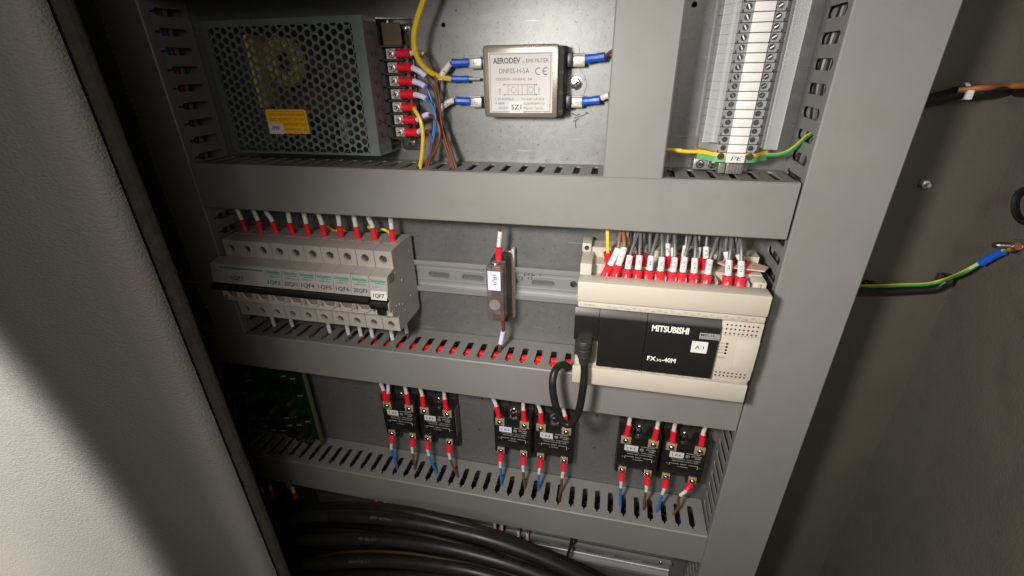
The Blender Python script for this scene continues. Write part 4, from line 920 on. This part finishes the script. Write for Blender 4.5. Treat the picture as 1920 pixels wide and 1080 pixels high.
for k in range(4):
    wire([(-500, -20 - 8 * k, -596 - 4 * (k % 2)), (-300, -22 - 8 * k, -594), (-60, -20 - 8 * k, -597), (140, -22 - 8 * k, -594)], 'black', 'black wire lying in the lowest duct, %s from the back' % ORDN[k], r=3, group='black wires inside the lowest duct')
for k in range(5):
    wire(PP([(1480 + 3 * k, 318 + 4 * k, -12 - 4 * k), (1500, 326 + 3 * k, -22 - 5 * k), (1530, 322 + 3 * k, -30 - 5 * k)]), 'black', 'short black wire at the right end of the upper duct, %s from top' % ORDN[k], r=2, group='black wires crossing into the right duct')

# ------------------------------------------------------------------ green circuit board, lower left
cbd = thing('circuit_board', 'green circuit board standing in shadow at the lower left', 'circuit board', (-505, -20, -556))
b = B(); b.box(-588, -437, -22, -20, -556, -410, 0); obj('board', b, PCB, cbd)
for q in ((-435.5, -434, -29), (-591, -588.5, -30)): b = B(); b.box(q[0], q[1], q[2], -21, -560, -390, .5); obj('bracket', b, mat('green_grey_rail', (.10, .13, .06), .5, .2), cbd)
rnd = random.Random(3)
for k in range(64):
    x, z = -576 + 17 * (k % 8) + rnd.uniform(-4, 4), -548 + 17 * (k // 8) + rnd.uniform(-4, 4); ty = rnd.randrange(4)
    b = B()
    if ty == 0: b.ring((x, -22, z), (0, -1, 0), [(0, 5), (12, 5), (13, 4.4)], 14)
    elif ty == 1: b.box(x - 8, x + 8, -27, -22, z - 6, z + 6, .6)
    elif ty == 2: b.box(x - 4, x + 4, -30, -22, z - 9, z + 9, .6)
    else: b.ring((x - 4, -23.4, z), (1, 0, .2), [(0, 1.3), (8, 1.3)], 8)
    obj(['capacitor', 'chip', 'connector', 'resistor'][ty], b, [BLKM, BLK, PCB, BRASS][ty], cbd)
b = B()
for k in range(260):
    x, z = rnd.uniform(-584, -440), rnd.uniform(-553, -414); b.ring((x, -22, z), (0, -1, 0), [(0, .9), (.9, .5)], 6)
o = obj('solder_joint', b, STEEL, cbd)
for k in range(5):
    a = P(382 + 8 * k, 694 + 15 * k, -30)
    wire([a + Vector((-25, 0, -3)), a, a + Vector((14, 3, 4)), a + Vector((30, 8, 0))], 'grey', 'pale wire between left duct and circuit board, %s from top' % ORDN[k], r=1.8, group='pale wires left of the circuit board')

# ------------------------------------------------------------------ under the lowest duct
GC = 'thick black power cables sweeping across the bottom'
CB = [[(380, 1000, -90), (470, 985, -100), (600, 968, -110), (740, 975, -115), (880, 1002, -115), (1000, 1040, -115), (1100, 1085, -115), (1180, 1130, -110)],
      [(380, 1050, -110), (500, 1022, -120), (640, 1010, -128), (790, 1020, -130), (920, 1048, -130), (1030, 1085, -130), (1110, 1125, -130)],
      [(390, 1100, -130), (520, 1066, -140), (680, 1052, -148), (830, 1062, -150), (950, 1090, -150), (1040, 1130, -150)],
      [(420, 990, -60), (520, 978, -70), (700, 985, -72), (860, 1020, -76), (980, 1065, -76), (1060, 1110, -76)],
      [(420, 1120, -110), (560, 1095, -110), (720, 1085, -110), (860, 1100, -110), (960, 1130, -110)]]
for k in range(4):
    q = smooth(PP([(x, y + 24 + (k > 2) * -38 + 5 * math.sin(x / 90 + k), yy + 50 - 6 * k) for x, y, yy in CB[(0, 1, 2, 0)[k]]]), 10); b = B(); b.tube(q, 8.5, 14)
    tag(obj('power_cable', b, CABLE, loc=q[0]), 'black power cable deep behind the bottom bundle, %s' % ['under the uppermost one', 'in the middle', 'lowest', 'above the others'][k], 'cable', GC)
for k, pts in enumerate(CB):
    b = B(); q = smooth(PP(pts), 10); b.tube(q, [8.8, 8.6, 8.2, 7, 8][k], 16)
    o = tag(obj('power_cable', b, CABLE, loc=q[0]), 'thick black power cable at the bottom, %s' % ['uppermost of the bundle', 'second from the top, brown edge beneath it', 'third from the top near the frame edge', 'behind the uppermost one', 'lowest and mostly cut off'][k], 'cable', GC)
    if k < 3:
        b = B(); pp = cut(q, 395 - 10 * k, 500 - 10 * k); on_tube(b, ['600V  4x10mm', 'YJV  0.6/1KV', '4x6mm 0.6/1KV'][k], pp, [8.8, 8.6, 8.2][k], 4); l = bpy.data.objects
        c_ = obj('lettering', b, mat('faded_grey_ink', (.07, .07, .065), .6), o) if False else None
        me = mesh_of('lettering', b, ORG[o.name]); me.materials.append(mat('faded_grey_ink', (.07, .07, .065), .6)); lo = bpy.data.objects.new('lettering', me); C.objects.link(lo); lo.parent = o
b = B(); b.tube(smooth(PP([(590, 1046, -118), (660, 1034, -136), (760, 1037, -142), (870, 1056, -142), (980, 1085, -142), (1040, 1110, -142)])), 1.8, 10)
tag(obj('brown_cable', b, mat('dull_brown_wire', (.04, .02, .009), .45), loc=P(640, 1030, -140)), 'thin brown cable showing between the black power cables', 'cable')
for k in range(2):
    cxp = [(482, 925), (560, 950)][k]; q = P(*cxp, -30)
    t = thing('contactor', ['dark contactor at the bottom left behind the cables', 'dark contactor beside the first one at the bottom left'][k], 'contactor', (q.x, 0, -780), 'dark contactors at the bottom left')
    b = B(); b.box(q.x - 26, q.x + 26, -48, -10, -780, -680, 2); b.box(q.x - 20, q.x + 20, -62, -48.2, -760, -700, 2); obj('body', b, BLKM, t)
    p_ = P(*[(540, 912), (528, 962)][k], -64); b = B(); b.box(p_.x - 4, p_.x + 5, -63.5, -62.1, p_.z - [6, 12][k], p_.z + [6, 12][k]); obj('label_plate', b, mat('dull_label', (.16, .17, .12), .6), t)
for k, (px, py) in enumerate(((490, 915), (506, 912), (548, 914))):
    q = P(px, py, -62)
    wire([q + Vector((0, 0, -24)), q + Vector((0, 0, -12)), q, q + Vector((-1, 4, 18)), q + Vector((-1, 10, 40))], 'grey', 'red sleeved wire at the bottom left contactors, %s from left' % ORDN[k], sleeve=(0, 13), marker=(13.5, 26), sr=3.6, mr=2.7, group='red sleeved wires on the dark contactors')
for k, px in enumerate((706, 722, 733, 761, 778, 928, 941, 972, 989)):
    yy = 926 + (px - 700) * .235; q = P(px, yy + 8 + 7 * (k > 6), -16)
    wire([q + Vector((0, -2, -14)), q + Vector((0, -1, -4)), q, q + Vector((-1, 3, 18)), q + Vector((-1, 6, 40))], 'grey', 'red sleeved wire hanging under the lowest duct, %s from left' % ORDN[k], sleeve=(0, 11), marker=(11.5, 24), sr=3.3, mr=2.5, group='red sleeved wires under the lowest duct')
q = P(1068, 1030, -20)
wire([q + Vector((3, 0, 40)), q + Vector((2, 0, 15)), q, q + Vector((-3, -2, -20))], 'black', 'thin dark cable hanging in front of the bottom rail', r=2.6)

# ------------------------------------------------------------------ right wall: earth wire, brown cable, tie bases
wire(PP([(1600, 536, -2), (1625, 537, 20), (1680, 535, 30), (1735, 533, 33), (1770, 525, 30)]) + [PX(1805, 511, 352), PX(1840, 492, 360), PX(1872, 475, 363), PX(1896, 464, 364)], 'green', 'striped green and yellow earth wire ending in a blue lug', r=2.1, stripe='yellow', end=(-30, -8), smat=BLUES, sr=3.7)
b = B(); q = smooth(PP([(1596, 546, -2), (1640, 547, 24), (1700, 545, 32), (1750, 541, 33), (1772, 530, 33), (1785, 517, 33)])); b.tube(q, 5, 12)
tag(obj('black_cable', b, CABLE, loc=q[0]), 'black cable under the earth wire on the dark wall', 'cable')
for k, (px, py) in enumerate(((1632, 538), (1772, 525))):
    q = P(px, py, 30); b = B(); b.ring(q + Vector((-2.5, 0, 0)), (1, 0, 0), [(0, 7.5), (5, 7.5)], 14, cap=False); b.ring(q + Vector((-2.5, 0, 0)), (1, 0, 0), [(0, 6.2), (5, 6.2)], 14, cap=False); b.box(q.x - 4, q.x + 4, 34, 39.8, q.z - 4, q.z + 4, 1)
    tag(obj('cable_clip', b, BLKM, loc=q), ['black cable clip beside the duct holding the earth wire', 'black cable clip at the middle of the earth wire'][k], 'cable clip')
b = B(); q = smooth(PP([(1725, 192, 10), (1760, 184, 22), (1800, 174, 24), (1850, 171, 22)]) + [PX(1900, 169, 352), PX(1990, 168, 354)]); b.tube(q, 6.0, 14)
tag(obj('black_cable', b, CABLE, loc=q[0]), 'black sleeved cable at the upper right with brown core', 'cable')
b = B(); q = smooth(PP([(1795, 169, 17), (1850, 164, 14)]) + [PX(1900, 161, 345), PX(1990, 158, 345)]); b.tube(q, 2.6, 10)
tag(obj('brown_cable', b, mat('orange_brown_wire', (.30, .11, .03), .4), loc=q[0]), 'orange brown wire lying on the black cable at the upper right', 'cable')
q = P(1806, 172, 22); b = B(); b.ring(q + Vector((-2, 0, 0)), (1, 0, .1), [(0, 7.4), (3.4, 7.4)], 14, cap=False); b.box(q.x - 2.5, q.x + 3, q.y - 10.5, q.y - 7, q.z - 6, q.z + 2, .8)
tag(obj('cable_tie', b, WHITE, loc=q), 'white cable tie around the black cable at the upper right', 'cable tie')
q = P(1735, 345, 36); b = B(); screw(b, q + Vector((0, 3.5, 0)), 4.5, h=6, cross=False); b.ring(q + Vector((0, -2, 0)), (0, -1, 0), [(0, 2), (5, 2)], 8)
tag(obj('bolt', b, [TIN, DARK], loc=q), 'small bright bolt end on the dark wall right of the duct', 'bolt')
a = PX(1912, 462, 372); b = B(); b.ring(a, (-1, 0, 0), [(0, 8), (3, 8)], 6); b.ring(a + Vector((-3, 0, 0)), (-1, 0, 0), [(0, 3.4), (16, 3.4), (17, 2.8)], 12)
tag(obj('earth_stud', b, STEEL, loc=a), 'steel earth stud with nut at the right edge', 'stud')
b = B(); b.tube(smooth([PX(1890, 467, 364), PX(1900, 464, 366), PX(1910, 462, 366)]), 3.4, 10)
tag(obj('copper_lug', b, mat('copper', (.6, .25, .12), .35, .9), loc=PX(1896, 466, 364)), 'copper lug between the blue sleeve and the steel stud', 'lug')
b = B()
for k in range(2):
    pts = [PX(1922 + (22 - 5 * k) * math.cos(t_), 386 + (32 - 6 * k) * math.sin(t_), 364 + 4 * k) for t_ in [2 * math.pi * i / 20 for i in range(21)]]
    b.tube(pts, 2, 8)
tag(obj('coiled_cable', b, CABLE, loc=PX(1922, 386, 364)), 'thin black cable coil cut by the right edge of the picture', 'cable')
print('objects', len(bpy.data.objects))
